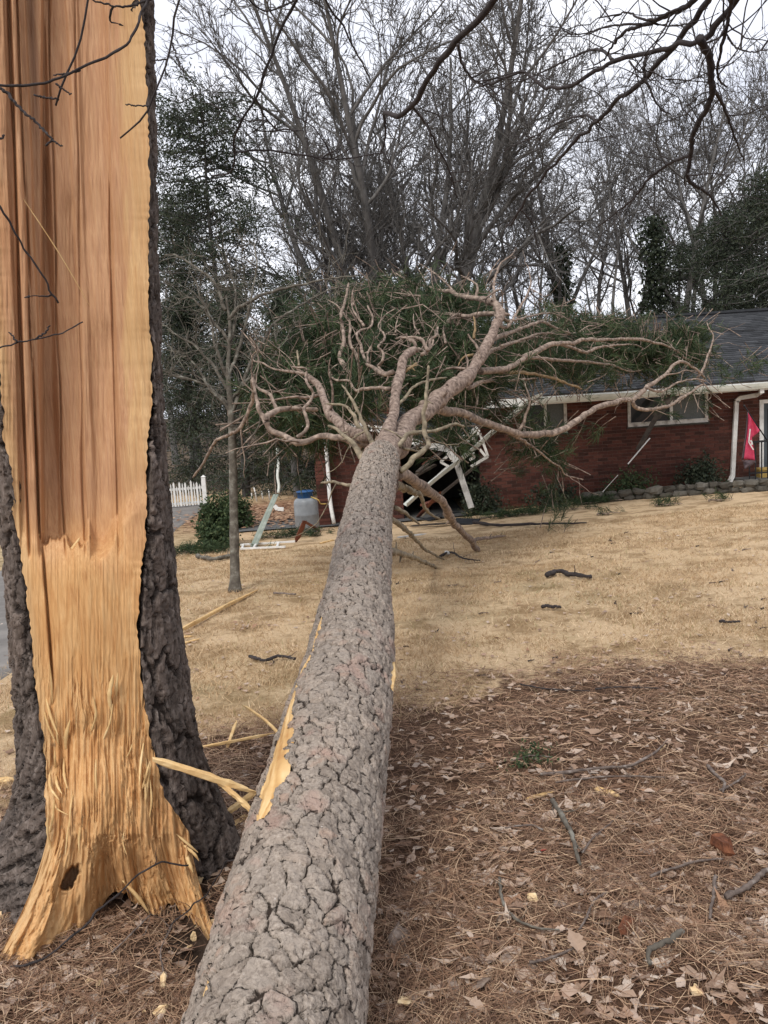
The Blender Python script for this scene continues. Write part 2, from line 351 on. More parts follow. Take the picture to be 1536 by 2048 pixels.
M['brick'] = simple("red_brick", [(0.2, (0.042, 0.019, 0.014)), (0.5, (0.082, 0.029, 0.021)), (0.8, (0.125, 0.048, 0.034))], 14, 5, 0.9, 0.3, 0.004, rnd=0.5)
M['mortar'] = simple("brick_mortar", [(0.3, (0.10, 0.06, 0.05)), (0.7, (0.165, 0.11, 0.09))], 12, 4, 0.95, 0.2, 0.004)
M['stone'] = simple("edging_stone", [(0.25, (0.045, 0.04, 0.032)), (0.55, (0.10, 0.09, 0.073)), (0.8, (0.18, 0.165, 0.14))], 9, 6, 0.92, 0.6, 0.01, rnd=0.4)
M['dark_wood'] = simple("dark_roof_timber", [(0.3, (0.035, 0.028, 0.023)), (0.7, (0.085, 0.065, 0.05))], 9, 4, 0.9, 0.2, 0.004)
M['red_wood'] = simple("red_painted_board", [(0.3, (0.12, 0.04, 0.028)), (0.7, (0.22, 0.085, 0.055))], 9, 4, 0.85, 0.2, 0.004)
M['tank'] = simple("grey_tank_paint", [(0.25, (0.15, 0.16, 0.17)), (0.6, (0.23, 0.245, 0.255)), (0.85, (0.29, 0.305, 0.315))], 4, 5, 0.45, 0.05, 0.003, spec=0.4)
M['blue'] = simple("blue_plastic_lid", [(0.3, (0.008, 0.05, 0.15)), (0.7, (0.014, 0.08, 0.22))], 6, 3, 0.45, 0, spec=0.4)
M['asphalt'] = simple("old_driveway", [(0.3, (0.13, 0.12, 0.11)), (0.6, (0.20, 0.185, 0.17)), (0.8, (0.26, 0.235, 0.21))], 2.5, 8, 0.95, 0.3, 0.01)
M['concrete'] = simple("carport_concrete", [(0.3, (0.08, 0.08, 0.08)), (0.7, (0.15, 0.148, 0.142))], 3, 8, 0.9, 0.2, 0.006)
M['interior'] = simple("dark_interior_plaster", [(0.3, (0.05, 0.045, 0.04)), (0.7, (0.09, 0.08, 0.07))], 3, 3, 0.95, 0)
M['red_flag'] = simple("crimson_flag_cloth", [(0.3, (0.50, 0.045, 0.10)), (0.7, (0.64, 0.08, 0.15))], 9, 3, 0.8, 0.1, 0.003)
M['flag_grey'] = simple("grey_flag_border", [(0.3, (0.11, 0.085, 0.09)), (0.7, (0.16, 0.12, 0.13))], 9, 3, 0.8, 0)
M['door'] = simple("dark_storm_door", [(0.3, (0.05, 0.062, 0.07)), (0.7, (0.08, 0.095, 0.105))], 2, 2, 0.4, 0)
M['yellow'] = simple("yellow_planter", [(0.3, (0.42, 0.28, 0.08)), (0.7, (0.55, 0.38, 0.12))], 9, 3, 0.7, 0)
M['flake'] = simple("loose_bark_flake", [(0.3, (0.10, 0.07, 0.052)), (0.55, (0.22, 0.165, 0.13)), (0.75, (0.36, 0.29, 0.235))], 40, 5, 0.9, 0.5, 0.004)
M['rot'] = simple("rotten_red_wood", [(0.3, (0.06, 0.024, 0.014)), (0.52, (0.16, 0.06, 0.03)), (0.75, (0.27, 0.115, 0.055))], 30, 6, 0.95, 0.9, 0.01)
M['red_scrap'] = simple("red_petal", [(0.3, (0.45, 0.02, 0.03)), (0.7, (0.6, 0.06, 0.06))], 9, 3, 0.6, 0)
M['soil'] = simple("dark_torn_soil", [(0.3, (0.035, 0.024, 0.018)), (0.7, (0.09, 0.062, 0.045))], 30, 6, 0.95, 0.8, 0.01)
m, t, b = nmat("window_glass"); b.inputs['Base Color'].default_value = (0.03, 0.035, 0.038, 1); b.inputs['Roughness'].default_value = 0.06
b.inputs['Specular IOR Level'].default_value = 0.6; M['glass'] = m
M['screen'] = simple("grey_window_screen", [(0.3, (0.10, 0.11, 0.105)), (0.7, (0.14, 0.15, 0.145))], 40, 2, 0.8, 0)
# ground
m, t, b = nmat("yard_ground"); lit = attr(t, 'litter'); 
a1 = noise_n(t, 0.55, 6, 0.6); a2 = noise_n(t, 34, 6, 0.7); a3 = noise_n(t, 150, 3, 0.7); a4 = noise_n(t, 2.2, 7, 0.72); a5 = noise_n(t, 1.7, 5, 0.65)
grass = ramp(t, a2, [(0.25, (0.39, 0.27, 0.155)), (0.5, (0.59, 0.43, 0.26)), (0.75, (0.72, 0.56, 0.37))])
grass = mixc(t, ramp(t, a1, [(0.35, (0, 0, 0)), (0.62, (0.55, 0.55, 0.55))]), grass, (0.68, 0.50, 0.315))
grass = mixc(t, ramp(t, a4, [(0.47, (0, 0, 0)), (0.60, (0.9, 0.9, 0.9))]), grass, (0.30, 0.20, 0.105))
grass = mixc(t, ramp(t, a5, [(0.60, (0, 0, 0)), (0.74, (0.4, 0.4, 0.4))]), grass, (0.20, 0.165, 0.06))
grass = mixc(t, ramp(t, a3, [(0.52, (0, 0, 0)), (0.7, (0.55, 0.55, 0.55))]), grass, (0.20, 0.13, 0.06))
straw = ramp(t, a2, [(0.28, (0.035, 0.021, 0.015)), (0.5, (0.09, 0.051, 0.033)), (0.75, (0.20, 0.122, 0.078))])
straw = mixc(t, ramp(t, a3, [(0.5, (0, 0, 0)), (0.72, (0.6, 0.6, 0.6))]), straw, (0.24, 0.125, 0.065))
edge = math_n(t, 'ADD', lit, math_n(t, 'MULTIPLY', math_n(t, 'SUBTRACT', noise_n(t, 5, 6, 0.7), 0.5), 1.9))
cc = mixc(t, ramp(t, edge, [(0.38, (0, 0, 0)), (0.62, (1, 1, 1))]), grass, straw)
gr = attr(t, 'green'); cc = mixc(t, math_n(t, 'MULTIPLY', gr, 0.75), cc, ramp(t, a2, [(0.3, (0.05, 0.07, 0.025)), (0.7, (0.13, 0.15, 0.06))]))
lp = attr(t, 'leafpile'); cc = mixc(t, lp, cc, ramp(t, noise_n(t, 13, 4, 0.7), [(0.3, (0.12, 0.05, 0.03)), (0.5, (0.28, 0.13, 0.075)), (0.7, (0.32, 0.18, 0.11))]))
fw = attr(t, 'far'); cc = mixc(t, fw, cc, ramp(t, a5, [(0.3, (0.07, 0.05, 0.035)), (0.7, (0.15, 0.11, 0.075))]))
so = attr(t, 'soil'); cc = mixc(t, so, cc, ramp(t, a2, [(0.3, (0.03, 0.02, 0.015)), (0.7, (0.085, 0.058, 0.042))]))
t.links.new(cc, b.inputs['Base Color']); b.inputs['Roughness'].default_value = 0.95; b.inputs['Specular IOR Level'].default_value = 0.1
bump(t, b, math_n(t, 'ADD', a2, a3), 0.7, 0.02); M['ground'] = m
# ================================================================ GROUND
def axis_vals(segs):
    out = []
    for a, b, st in segs: out.append(np.arange(a, b, st))
    out.append(np.array([segs[-1][1]])); return np.concatenate(out)
gx = axis_vals([(-400, -60, 20), (-60, -14, 2), (-14, -4, .25), (-4, 4, .04), (4, 14, .25), (14, 60, 2), (60, 400, 20)])
gy = axis_vals([(-60, -4, 4), (-4, 1, .25), (1, 7, .04), (7, 22, .2), (22, 60, 1.5), (60, 500, 20)])
GX, GY = np.meshgrid(gx, gy)
GZ = ground_z(GX, GY)
def litter_mask(X, Y):
    e = 4.75 + 0.35 * np.clip(X, -3, 5) * 0.25 + 0.35 * noise(X * 0.7, Y * 0.7, 0, 21)
    e = np.where(X < -0.1, 4.3 + 0.4 * noise(X, Y * .5, 0, 22), e)
    near = sstep(0.7, -0.7, Y - e)
    side = sstep(-2.6, -1.2, X)
    return near * side
LM = litter_mask(GX, GY)
GZ = GZ + LM * 0.018 * fbm(GX * 9, GY * 9, 0, 8, 2) * (GY < 7)
pa = G(985, 1165); pb = G(1200, 1185)
green = np.zeros_like(GX)
for (qx, qy, rx, ry, k) in ((720, 700, 0, 0, 0), (1030, 1160, 1.0, .5, .55), (1075, 1172, .7, .35, .6), (1215, 1190, .7, .35, .5), (860, 1230, .9, .5, .4), (380, 1380, .8, .6, .45), (650, 1100, .8, .5, .3), (1440, 1400, .9, .25, .4), (560, 1180, 1.2, .6, .2)):
    if rx:
        c = G(qx, qy); green = np.maximum(green, k * np.exp(-((GX - c[0]) / rx)**2 - ((GY - c[1]) / ry)**2))
green = green * (0.5 + 0.7 * noise(GX * 3, GY * 3, 0, 4))
strip = sstep(15.9, 16.6, GY) * sstep(2.2, 1.2, np.abs(GX - 0.2)) * 0 + sstep(-3.2, -4.0, GX) * sstep(26.0, 24, GY) * sstep(9, 12, GY) * 0.35
green = np.clip(np.maximum(green, strip), 0, 1)
c = G(540, 1035); lpile = np.clip(1.6 * np.exp(-((GX - c[0]) / 2.0)**2 - ((GY - c[1] - 1) / 3.0)**2), 0, 1)
far = sstep(27, 34, GY)
hx, hy = HOLE
soil = np.clip(1.6 * np.exp(-((GX - hx) / 0.26)**2 - ((GY - hy - .05) / 0.26)**2), 0, 1)
gme = mesh_from("ground", np.stack([GX, GY, GZ], -1), [grid_faces(len(gy), len(gx))], True,
                {"litter": LM, "green": green, "leafpile": lpile, "far": far, "soil": soil})
obj("ground", gme, M['ground'], kind="structure")

# driveway on the left, a strip 4 mm and more above the yard
dl = [G(-60, 1420), G(-10, 1240), G(320, 1090), G(345, 1030), G(352, 1012)]
dr_ = [G(20, 1330), G(120, 1215), G(395, 1085), G(408, 1035), G(412, 1014)]
dlp = spline(np.array([[-5.4, 2.0], [-5.6, 6], [-6.3, 12], [-6.9, 18], [-7.3, 25]]), 60)
drp = spline(np.array([[-2.6, 2.0], [-2.9, 6], [-3.9, 12], [-4.75, 18], [-5.2, 25]]), 60)
f = np.linspace(0, 1, 24)[None, :, None]
dxy = dlp[:, None] * (1 - f) + drp[:, None] * f
dxy[:, -1, 0] += 0.08 * noise(np.arange(60) * .7, 0, 0, 3); 
dz = ground_z(dxy[..., 0], dxy[..., 1]) + 0.012
dz[:, 0] -= 0.05; dz[:, -1] -= 0.05
obj("driveway", mesh_from("driveway", np.concatenate([dxy, dz[..., None]], -1), [grid_faces(60, 24)]), M['asphalt'], kind="structure")

# ================================================================ SPLIT STANDING TRUNK
YC = 2.97
PYR = np.array([-650, 0, 300, 600, 780, 900, 1000, 1100, 1246, 1387, 1510, 1598, 1668, 1720, 1900], float)
BL  = np.array([-58, -45, -40, -33, -14, 6, 18, 27, 35, 42, 44, 30, 0, -25, -70], float)
WL  = np.array([-45, -33, -28, -18, 2, 16, 24, 40, 56, 72, 86, 93, 90, 50, -70], float)
WR  = np.array([262, 285, 296, 300, 300, 298, 293, 286, 276, 287, 309, 334, 378, 415, 492], float)
BR  = np.array([272, 297, 306, 318, 322, 328, 335, 343, 353, 370, 393, 422, 442, 455, 500], float)
def smooth_interp(x, xp, fp):
    f = np.interp(x, xp, fp); k = 7
    return f
def row_geom(py):
    bl, br = np.interp(py, PYR, BL), np.interp(py, PYR, BR)
    Pl, Pr = WY(bl, py, YC), WY(br, py, YC)
    return (Pl + Pr) / 2, (Pr - Pl) / 2
def edge_Y(px, py, C, ex):
    R = ex[0]; Y = YC - 0.2
    for _ in range(6):
        x = np.clip(WY(px, py, Y)[0] - C[0], -0.97 * R, 0.97 * R); Y = YC - math.sqrt(R * R - x * x)
    return Y
stump = thing("splintered_pine_stump", "tall standing pine trunk split open, bare orange wood facing the viewer", "tree stump", loc=WY(200, 1700, YC))
SL = np.array(stump.location)
nu, n1, n2 = 230, 580, 120
u = np.linspace(0, 1, nu)
rows = np.concatenate([np.linspace(-650, -120, 30)[:-1], np.linspace(-120, 1668, n1)])
def relief(px, py, u):
    """depth added away from the viewer, metres"""
    up = sstep(1125, 1085, py)
    x300 = px - 0.045 * (py - 300)
    wob = 3.0 * noise(py / 160.0, px / 60, 0, 31)
    d = 0.0
    # tall separate layers of the upper break
    lay = np.interp(px - 0.036 * py + wob, [-80, -10, 4, 6, 20, 22, 38, 40, 50, 54, 78, 90, 130, 136, 150, 156, 190, 205, 208, 240, 300],
                    [-.02, -.022, -.02, .006, .004, -.012, -.01, .02, .02, .058, .055, .02, .016, .004, .002, .013, .012, .006, -.010, -.012, -.02])
    fade = sstep(1120, 1040, py + 0 * px) 
    d = d + lay * (0.35 + 0.65 * sstep(1110, 900, py)) * sstep(1115, 1075, py)
    g = lambda x0, k, w, dep: dep * np.exp(-((px - (x0 + k * py) - wob) / w)**2)
    d = d + (g(18, .035, 2.5, .03) + g(34, .04, 2.6, .035) + g(96, .03, 1.6, .02) + g(150, .018, 2.0, .012) + g(212, .022, 1.8, .012)) * up
    # ledge: the recess above it, lower wood stays proud
    top = 1083 + 11 * noise(px / 12, 0, 0, 41) + 8 * noise(px / 4, 0, 0, 42)
    led = sstep(80, 90, px) * sstep(330, 180, px)
    scoop = 1100 - 90 * sstep(180, 290, px) + 25 * np.exp(-((px - 205) / 28)**2)
    lim = np.where(px < 180, top, scoop + 6 * noise(px / 7, py / 30, 0, 43))
    wdt = np.where(px < 175, 5, 45)
    d = d + 0.075 * led * sstep(lim + wdt * .3, lim - wdt, py)
    # crack along the left strand below the ledge
    xc = 84 + (py - 1090) * 0.075 + 2 * noise(py / 40., 0, 0, 44)
    lo = sstep(1060, 1100, py)
    d = d + 0.028 * np.exp(-((px - xc) / 2.4)**2) * lo * sstep(1420, 1330, py)
    d = d - 0.012 * sstep(xc + 3, xc - 3, px) * lo * sstep(1500, 1350, py)
    # knot swelling
    d = d - 0.02 * np.exp(-((px - 185) / 34)**2 - ((py - 1420) / 45)**2) + 0.012 * np.exp(-((px - 182) / 7)**2 - ((py - 1440) / 26)**2)
    # fibres
    amp = 0.0016 + 0.0045 * sstep(1300, 1480, py)
    d = d + amp * (noise(px / 2.6, py / 60., 0, 51) + .7 * noise(px / 5.5, py / 120., 0, 52)) 
    px0 = px; px = px + 5 * noise(px / 30., py / 60., 0, 58) + 2 * noise(px / 9., py / 30., 0, 59)
    patch = .25 + 1.2 * sstep(-.35, .4, noise(px / 26., py / 110., 0, 60))
    steps = noise(px / 8., py / 75., 0, 53); steps2 = noise(px / 4.2, py / 42., 0, 55)
    steps3 = noise(px / 2.4, py / 26., 0, 56) + .4 * noise(px / 1.2, py / 14., 0, 57)
    d = d + (0.005 * sstep(-.02, .12, steps) + .0035 * sstep(.0, .10, steps2) + .003 * sstep(.05, .15, steps3)) * patch * sstep(1230, 1480, py)
    d = d + 0.010 * noise(px / 40., py / 200., 0, 54)
    return d
P = np.zeros((len(rows), nu, 3)); PX = np.zeros((len(rows), nu))
yl = np.zeros(len(rows)); yr = np.zeros(len(rows))
for i, py in enumerate(rows):
    C, ex = row_geom(py)
    wl, wr = np.interp(py, PYR, WL), np.interp(py, PYR, WR)
    jl = 3 * noise(py / 25., 0, 0, 61) + 5 * noise(py / 80., 0, 0, 65) + 2.2 * noise(py / 8., 1, 0, 68); jr = 2.5 * noise(py / 30., 3, 0, 62) + 4 * noise(py / 90., 0, 0, 66) + 2.2 * noise(py / 8., 2, 0, 67)
    PX[i] = wl + (wr - wl) * u + jl * (1 - u) ** 12 + jr * u ** 12
    wl += jl; wr += jr
    yl[i], yr[i] = edge_Y(wl, py, C, ex) + .015, edge_Y(wr, py, C, ex) + .015
k = np.ones(31) / 31
for a in (yl, yr):
    a[:] = np.convolve(np.pad(a, 15, mode='edge'), k, mode='valid')
PYg = np.repeat(rows[:, None], nu, 1)
bul = 0.03 * sstep(1050, 1150, PYg) + 0.05 * sstep(1450, 1668, PYg)
Yf = yl[:, None] * (1 - u) + yr[:, None] * u - bul * np.sin(np.pi * u) + relief(PX, PYg, u)
def WYv(px, py, Y):
    r = np.stack([(px - CX) / FPX, -(py - CY) / FPX, -np.ones_like(px)], -1) @ RN.T
    return EYEP + r * (Y / r[..., 1])[..., None]
P = WYv(PX, PYg, Yf)
# lower skirt: face runs out into torn roots
bu = np.array([0, .07, .14, .22, .28, .33, .38, .45, .51, .57, .63, .69, .76, .84, .92, 1.0])
bx = np.array([-22, 5, 45, 110, 160, 188, 212, 240, 262, 285, 312, 332, 350, 385, 418, 440.])
by = np.array([1938, 1936, 1928, 1900, 1868, 1838, 1800, 1778, 1790, 1815, 1836, 1822, 1800, 1850, 1885, 1878.])
on = np.array([1, 1, 1, 1, .9, .6, .15, 0, .1, .3, .55, .45, .25, .75, 1, 1])
BYr = np.array([G(x, y)[1] for x, y in zip(bx, by)])
arch = np.array([2.66 for _ in bx])
BYY = BYr * on + arch * (1 - on)
Bx, By, BY = (np.interp(u, bu, a) for a in (bx, by, BYY))
kk = np.ones(9) / 9
Bx, By, BY = (np.convolve(np.pad(a, 4, mode='edge'), kk, mode='valid') for a in (Bx, By, BY))
By = By + 6 * noise(u * 70, 0, 0, 71) + 9 * noise(u * 28, 0, 0, 72)
v = np.linspace(0, 1, n2 + 1)[1:, None]
T = P[-1]
X0, Y0, D0 = PX[-1][None], PYg[-1][None], Yf[-1][None]
ev = v ** 1.25
PX2 = X0 + (Bx[None] - X0) * (0.35 * v + 0.65 * v ** 1.7)
PY2 = Y0 + (By[None] - Y0) * v
strand = 0.02 * np.sin(u * 31 + 1.0)[None] * np.sin(np.pi * v) ** 0.7
YF2 = D0 + (BY[None] - D0) * (0.35 * v + .65 * v ** 1.6) + strand * 1.2
YF2 = YF2 + (relief(PX2 * 0 + X0, 1668 + 0 * PX2 + 300 * v, u[None]) - relief(X0 + 0 * PX2, 1668 + 0 * PX2, u[None])) \
      + 0.010 * noise(u * 60, v * 5, 0, 73) * v + 0.006 * noise(u * 110, v * 9, 0, 74) * v
bark_gap = sstep(.35, .6, np.exp(-((PX2 - 140 + (PY2 - 1755) * .45) / 15)**2 - ((PY2 - 1757) / 30)**2) + .22 * noise(PX2 / 6., PY2 / 9., 0, 77))
YF2 = YF2 + 0.06 * bark_gap
P2 = WYv(PX2, PY2, YF2)
# thickness under the torn edge
P3 = []
for q in (.35, .7, 1.0):
    e = P2[-1].copy(); e[:, 1] += 0.22 * q; e[:, 2] = np.minimum(e[:, 2], P2[-1][:, 2]) - 0.02 * q + 0.03 * np.sin(q * 3) * 0
    P3.append(e)
P3 = np.array(P3)
ALL = np.concatenate([P, P2, P3])
nr = len(ALL)
APX = np.concatenate([PX, PX2, np.repeat(PX2[-1:], 3, 0)]); APY = np.concatenate([PYg, PY2, np.repeat(PY2[-1:], 3, 0)])
tone = sstep(1180, 950, APY + 40 * noise(APX / 30., APY / 90., 0, 81))
uu = np.broadcast_to(u[None], APX.shape)
sap = np.clip(sstep(.80, .9, uu + .04 * noise(APX / 9, APY / 70., 0, 82)) * sstep(1120, 800, APY) * .9 + sstep(.10, .03, uu) * .8 + .35 * sstep(1500, 1720, APY) * (noise(APX / 14., APY / 90., 0, 83) > -.1), 0, 1)
dark = np.clip(.55 * np.exp(-((APX - (62 + .045 * APY)) / 9)**2) * sstep(460, 120, APY) + np.concatenate([0 * PX, bark_gap * .75, np.zeros((3, nu))])
               + .8 * np.exp(-((APX - 108) / 4)**2 - ((APY - 1490) / 4)**2), 0, 1)
xq = APX - .036 * APY + 3.0 * noise(APY / 160.0, APX / 60, 0, 31)
ply = _h(np.searchsorted([5, 21, 39, 52, 84, 112, 133, 153, 171, 197, 206, 232], xq.reshape(-1)).astype(np.int64), np.zeros(xq.size, np.int64), np.zeros(xq.size, np.int64), 12).reshape(xq.shape) * sstep(1130, 1060, APY)
xw = APX + 5 * noise(APX / 30., APY / 60., 0, 58); low = sstep(1180, 1480, APY)
fib = np.clip(sstep(.1, .5, noise(xw / 4.5, APY / 55., 0, 84)) * .55 + sstep(.0, .6, noise(xw / 18., APY / 90., 0, 85)) * .35, 0, .8) * (.25 + .75 * low)
pale = np.clip(sstep(.25, .5, noise(xw / 3.2, APY / 48., 0, 86)) * .6 + sstep(.3, .5, noise(xw / 6., APY / 80., 0, 87)) * .5, 0, .8) * (.12 + .88 * low)
obj("exposed_wood", mesh_from("exposed_wood", ALL - SL, [grid_faces(nr, nu)[:, ::-1]], True, {"tone": tone, "sap": sap, "dark": dark, "ply": ply, "fib": fib, "pale": pale}), M['wood'], stump)
# bark shell round the back
nb = 180
prow = np.concatenate([np.linspace(-650, -120, 24)[:-1], np.linspace(-120, 1900, 580)])
BP = np.zeros((len(prow), nb, 3)); phi = np.zeros((len(prow), nb)); RR = np.zeros(len(prow)); ZZ = np.zeros((len(prow), nb))
CC = []; EX = []; f0 = []; f1 = []
for i, py in enumerate(prow):
    C, ex = row_geom(py); R = ex[0]
    wl, wr = np.interp(py, PYR, WL), np.interp(py, PYR, WR)
    wl += 3 * noise(py / 25., 0, 0, 61) + 5 * noise(py / 80., 0, 0, 65) + 2.2 * noise(py / 8., 1, 0, 68); wr += 2.5 * noise(py / 30., 3, 0, 62) + 4 * noise(py / 90., 0, 0, 66) + 2.2 * noise(py / 8., 2, 0, 67)
    Yl, Yr = edge_Y(wl, py, C, ex), edge_Y(wr, py, C, ex)
    xl, xr = WY(wl, py, Yl)[0] - C[0], WY(wr, py, Yr)[0] - C[0]
    a0 = -math.acos(np.clip(xr / R, -.98, .98)); a1 = math.pi + math.acos(np.clip(-xl / R, -.98, .98))
    CC.append(C); EX.append(ex); f0.append(a0); f1.append(a1); RR[i] = R
CC, EX = np.array(CC), np.array(EX); f0, f1 = np.array(f0), np.array(f1)
kk = np.ones(15) / 15
f0 = np.convolve(np.pad(f0, 7, mode='edge'), kk, mode='valid'); f1 = np.convolve(np.pad(f1, 7, mode='edge'), kk, mode='valid')
w = np.linspace(0, 1, nb) ; 
phi = f0[:, None] + (f1 - f0)[:, None] * w[None]
arc = phi * RR[:, None]; zz = CC[:, 2:3] + 0 * phi
wu = arc / 0.045 + 0.9 * fbm(arc * 6, zz * 5, 0, 91, 4) + .35 * fbm(arc * 22, zz * 18, 0, 96, 2); wv = zz / 0.26 + 0.6 * fbm(arc * 7 + 9, zz * 6, 0, 92, 4)
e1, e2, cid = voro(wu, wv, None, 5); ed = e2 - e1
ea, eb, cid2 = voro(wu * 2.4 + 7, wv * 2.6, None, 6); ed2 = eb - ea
plate = sstep(.03, .20, ed)
ridg = np.abs(fbm(arc * 24 + .6 * fbm(arc * 5, zz * 3, 0, 95, 2), zz * 3.2, 0, 93, 3))
disp = 0.020 * (sstep(.02, .15, ed) - 1) + 0.007 * (sstep(.02, .10, ed2) - 1) + .010 * (cid - .5) + .006 * (cid2 - .5) + .006 * fbm(arc * 70, zz * 40, 0, 94, 3) + .004 * sstep(-.04, .04, noise(arc * 45, zz * 22, 0, 97)) - .010 * sstep(.08, .0, ridg)
plate = plate * (0.35 + .65 * sstep(0.0, .09, ridg))
flare = sstep(1560, 1740, prow)[:, None]
lob = 1 + flare * 0.10 * np.sin(phi * 4 + 1.0) + .03 * np.sin(phi * 3 + zz * 2)
rad = RR[:, None] * lob + disp
inner = np.zeros(nb); inner[0] = inner[-1] = 1
rad = rad - 0.045 * inner[None]
BP = CC[:, None] + EX[:, None] / RR[:, None, None] * (rad * np.cos(phi))[..., None] + np.array([0, 1, 0]) * (rad * np.sin(phi))[..., None]
BP[:, 0, 1] += .06; BP[:, -1, 1] += .06
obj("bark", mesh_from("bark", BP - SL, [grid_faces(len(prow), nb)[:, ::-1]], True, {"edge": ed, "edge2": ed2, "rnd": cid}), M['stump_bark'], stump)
# splinters standing off the torn face
def sliver(P, wpx, thick, n=14, sides=5, seed=0):
    pts = spline(np.asarray(P), n); mb = MB()
    tt = np.linspace(0, 1, n); rr = wpx * (np.sin(np.pi * np.clip(tt * .86 + .12, 0, 1)) ** 0.7) + .0006
    rr = rr * (1 + .25 * noise(tt * 9, seed, 0, 5))
    V, F = tubes(pts[None], rr[None], sides)
    V = V.reshape(n, sides, 3); c = V.mean(1, keepdims=True); V[..., 1] = c[..., 1] + (V[..., 1] - c[..., 1]) * thick
    return mb.add(V.reshape(-1, 3) - SL, [F, [[0, i + 1, i] for i in range(1, sides - 1)]])
def face_Y(px, py):
    if py <= 1668:
        i = np.argmin(np.abs(rows - py)); j = np.argmin(np.abs(PX[i] - px)); return Yf[i, j]
    dd = (PX2 - px)**2 + (PY2 - py)**2; i, j = np.unravel_index(np.argmin(dd), dd.shape); return YF2[i, j]
SPL = [(62, 1085, 88, 1062, 3, .5), (128, 1122, 160, 1075, 5, .5), (222, 1428, 226, 1350, 6, .4), (232, 1395, 236, 1345, 4, .4), (105, 1412, 98, 1318, 2, .8),
       (92, 1395, 116, 1470, 3, .6), (88, 1420, 110, 1482, 3, .6), (132, 1500, 140, 1440, 5, .4), (290, 1612, 302, 1525, 3, .7), (284, 1580, 300, 1522, 3, .8),
       (298, 1640, 300, 1560, 2.5, .8), (100, 1545, 118, 1600, 3, .6), (112, 1550, 124, 1588, 3, .6), (108, 1598, 136, 1630, 1.6, 1.), (98, 1670, 108, 1600, 3, .6),
       (104, 1700, 96, 1630, 3, .6), (370, 1700, 386, 1745, 5, .5), (366, 1690, 398, 1722, 4, .6), (352, 1668, 396, 1705, 3, .6), (245, 1760, 300, 1830, 5, .6), (38, 385, 180, 612, .9, 1.)]
rr_ = np.random.default_rng(3)
for _ in range(15):
    x, y = rr_.uniform(100, 320), rr_.uniform(1440, 1700); L = rr_.uniform(30, 90)
    SPL.append((x, y, x + rr_.normal(0, 6) + (x - 200) * .05, y - L if rr_.random() < .6 else y + L, rr_.uniform(1.2, 3.6), .7))
for i, (x0, y0, x1, y1, wpx, th) in enumerate(SPL):
    a = WY(x0, y0, face_Y(x0, y0) + .004); lift = .012 + .03 * rr_.random()
    b = WY(x1, y1, face_Y(x1, min(y1, 1930)) - lift)
    mid = (a + b) / 2 + np.array([rr_.normal(0, .006), -.006, 0])
    sliver([a, mid, b], wpx * YC / FPX * .8, th, seed=i).build("splinter", M['splinter'], stump, True)

# ================================================================ FALLEN PINE
pine = thing("fallen_pine_tree", "long fallen pine lying across the yard with its crown on the house roof", "tree", loc=W(700, 1300, 3.6))
PL = np.array(pine.location)
T0, T1 = W(553, 2048, 1.94), W(768, 905, 6.7)
TA = T1 - T0; TL = np.linalg.norm(TA); TA /= TL
TU = unit(np.cross(TA, [0, 0, 1.])); TV = np.cross(TU, TA)
def trad(s): return np.interp(s, [-1, 0, .8, 1.4, 1.8, 2.4, 3.0, 3.8, TL], [.222, .214, .210, .204, .192, .172, .166, .160, .150]) - .075 * sstep(TL - .25, TL + .25, s)
def taxis(s):
    s = np.asarray(s, float)
    return T0 + s[..., None] * TA + (.03 * np.sin(s * 1.1 + .4))[..., None] * TU * sstep(0.2, 2, s)[..., None]
def trunk_hit(px, py):
    r = ray(px, py); best = None
    for d in np.arange(1.0, 9, .01):
        p = EYEP + r * d; s = (p - T0) @ TA; c = taxis(np.array(s)); q = p - c; q = q - (q @ TA) * TA
        if np.linalg.norm(q) < trad(s): return s, math.atan2(q @ TV, q @ TU)
    # grazing: nearest approach
    bd = 9
    for d in np.arange(1.0, 9, .02):
        p = EYEP + r * d; s = (p - T0) @ TA; q = p - taxis(np.array(s)); q = q - (q @ TA) * TA; e = np.linalg.norm(q) - trad(s)
        if e < bd: bd = e; best = (s, math.atan2(q @ TV, q @ TU))
    return best
ss = [-0.8]
while ss[-1] < TL + .16:
    dcam = max(1.2, 1.94 + ss[-1] * .97); ss.append(ss[-1] + .0025 * dcam)
ss = np.array(ss); nth = 300
th = np.linspace(0, 2 * np.pi, nth, endpoint=False)
S, TH = np.meshgrid(ss, th, indexing='ij'); R0 = trad(S)
bx_, by_, bz_ = np.cos(TH) * .2, np.sin(TH) * .2, S
per = 20
cu = TH / (2 * np.pi) * per + .55 * fbm(bx_ * 9, by_ * 9, bz_ * 9, 101, 3) + .25 * fbm(bx_ * 30, by_ * 30, bz_ * 30, 104, 2)
cv = np.interp(S, [-1, 0, 1.5, 3, 6], [-17, 0, 26, 62, 150]) + .55 * fbm(bx_ * 9 + 5, by_ * 9, bz_ * 9, 102, 3) + .25 * fbm(bx_ * 30, by_ * 30 + 4, bz_ * 30, 105, 2)
e1, e2, cid = voro(cu, cv, per, 3); ed = e2 - e1
cu2 = TH / (2 * np.pi) * 39 + .6 * fbm(bx_ * 16, by_ * 16, bz_ * 16, 106, 3); cv2 = S / .036 + .6 * fbm(bx_ * 16, by_ * 16 + 3, bz_ * 16, 107, 3)
g1, g2, cid2 = voro(cu2, cv2, 39, 4); ed2 = g2 - g1
gate = sstep(-.05, .25, noise(bx_ * 14, by_ * 14, bz_ * 14, 108))
wid = .075 + .04 * noise(bx_ * 12, by_ * 12, bz_ * 6, 109)
open_ = sstep(-.55, .1, noise(bx_ * 20, by_ * 20, bz_ * 20, 110))
farw = np.interp(S, [0, 1.8, 4.8], [1, .8, .48]); ed = ed * farw; ed2 = ed2 * farw
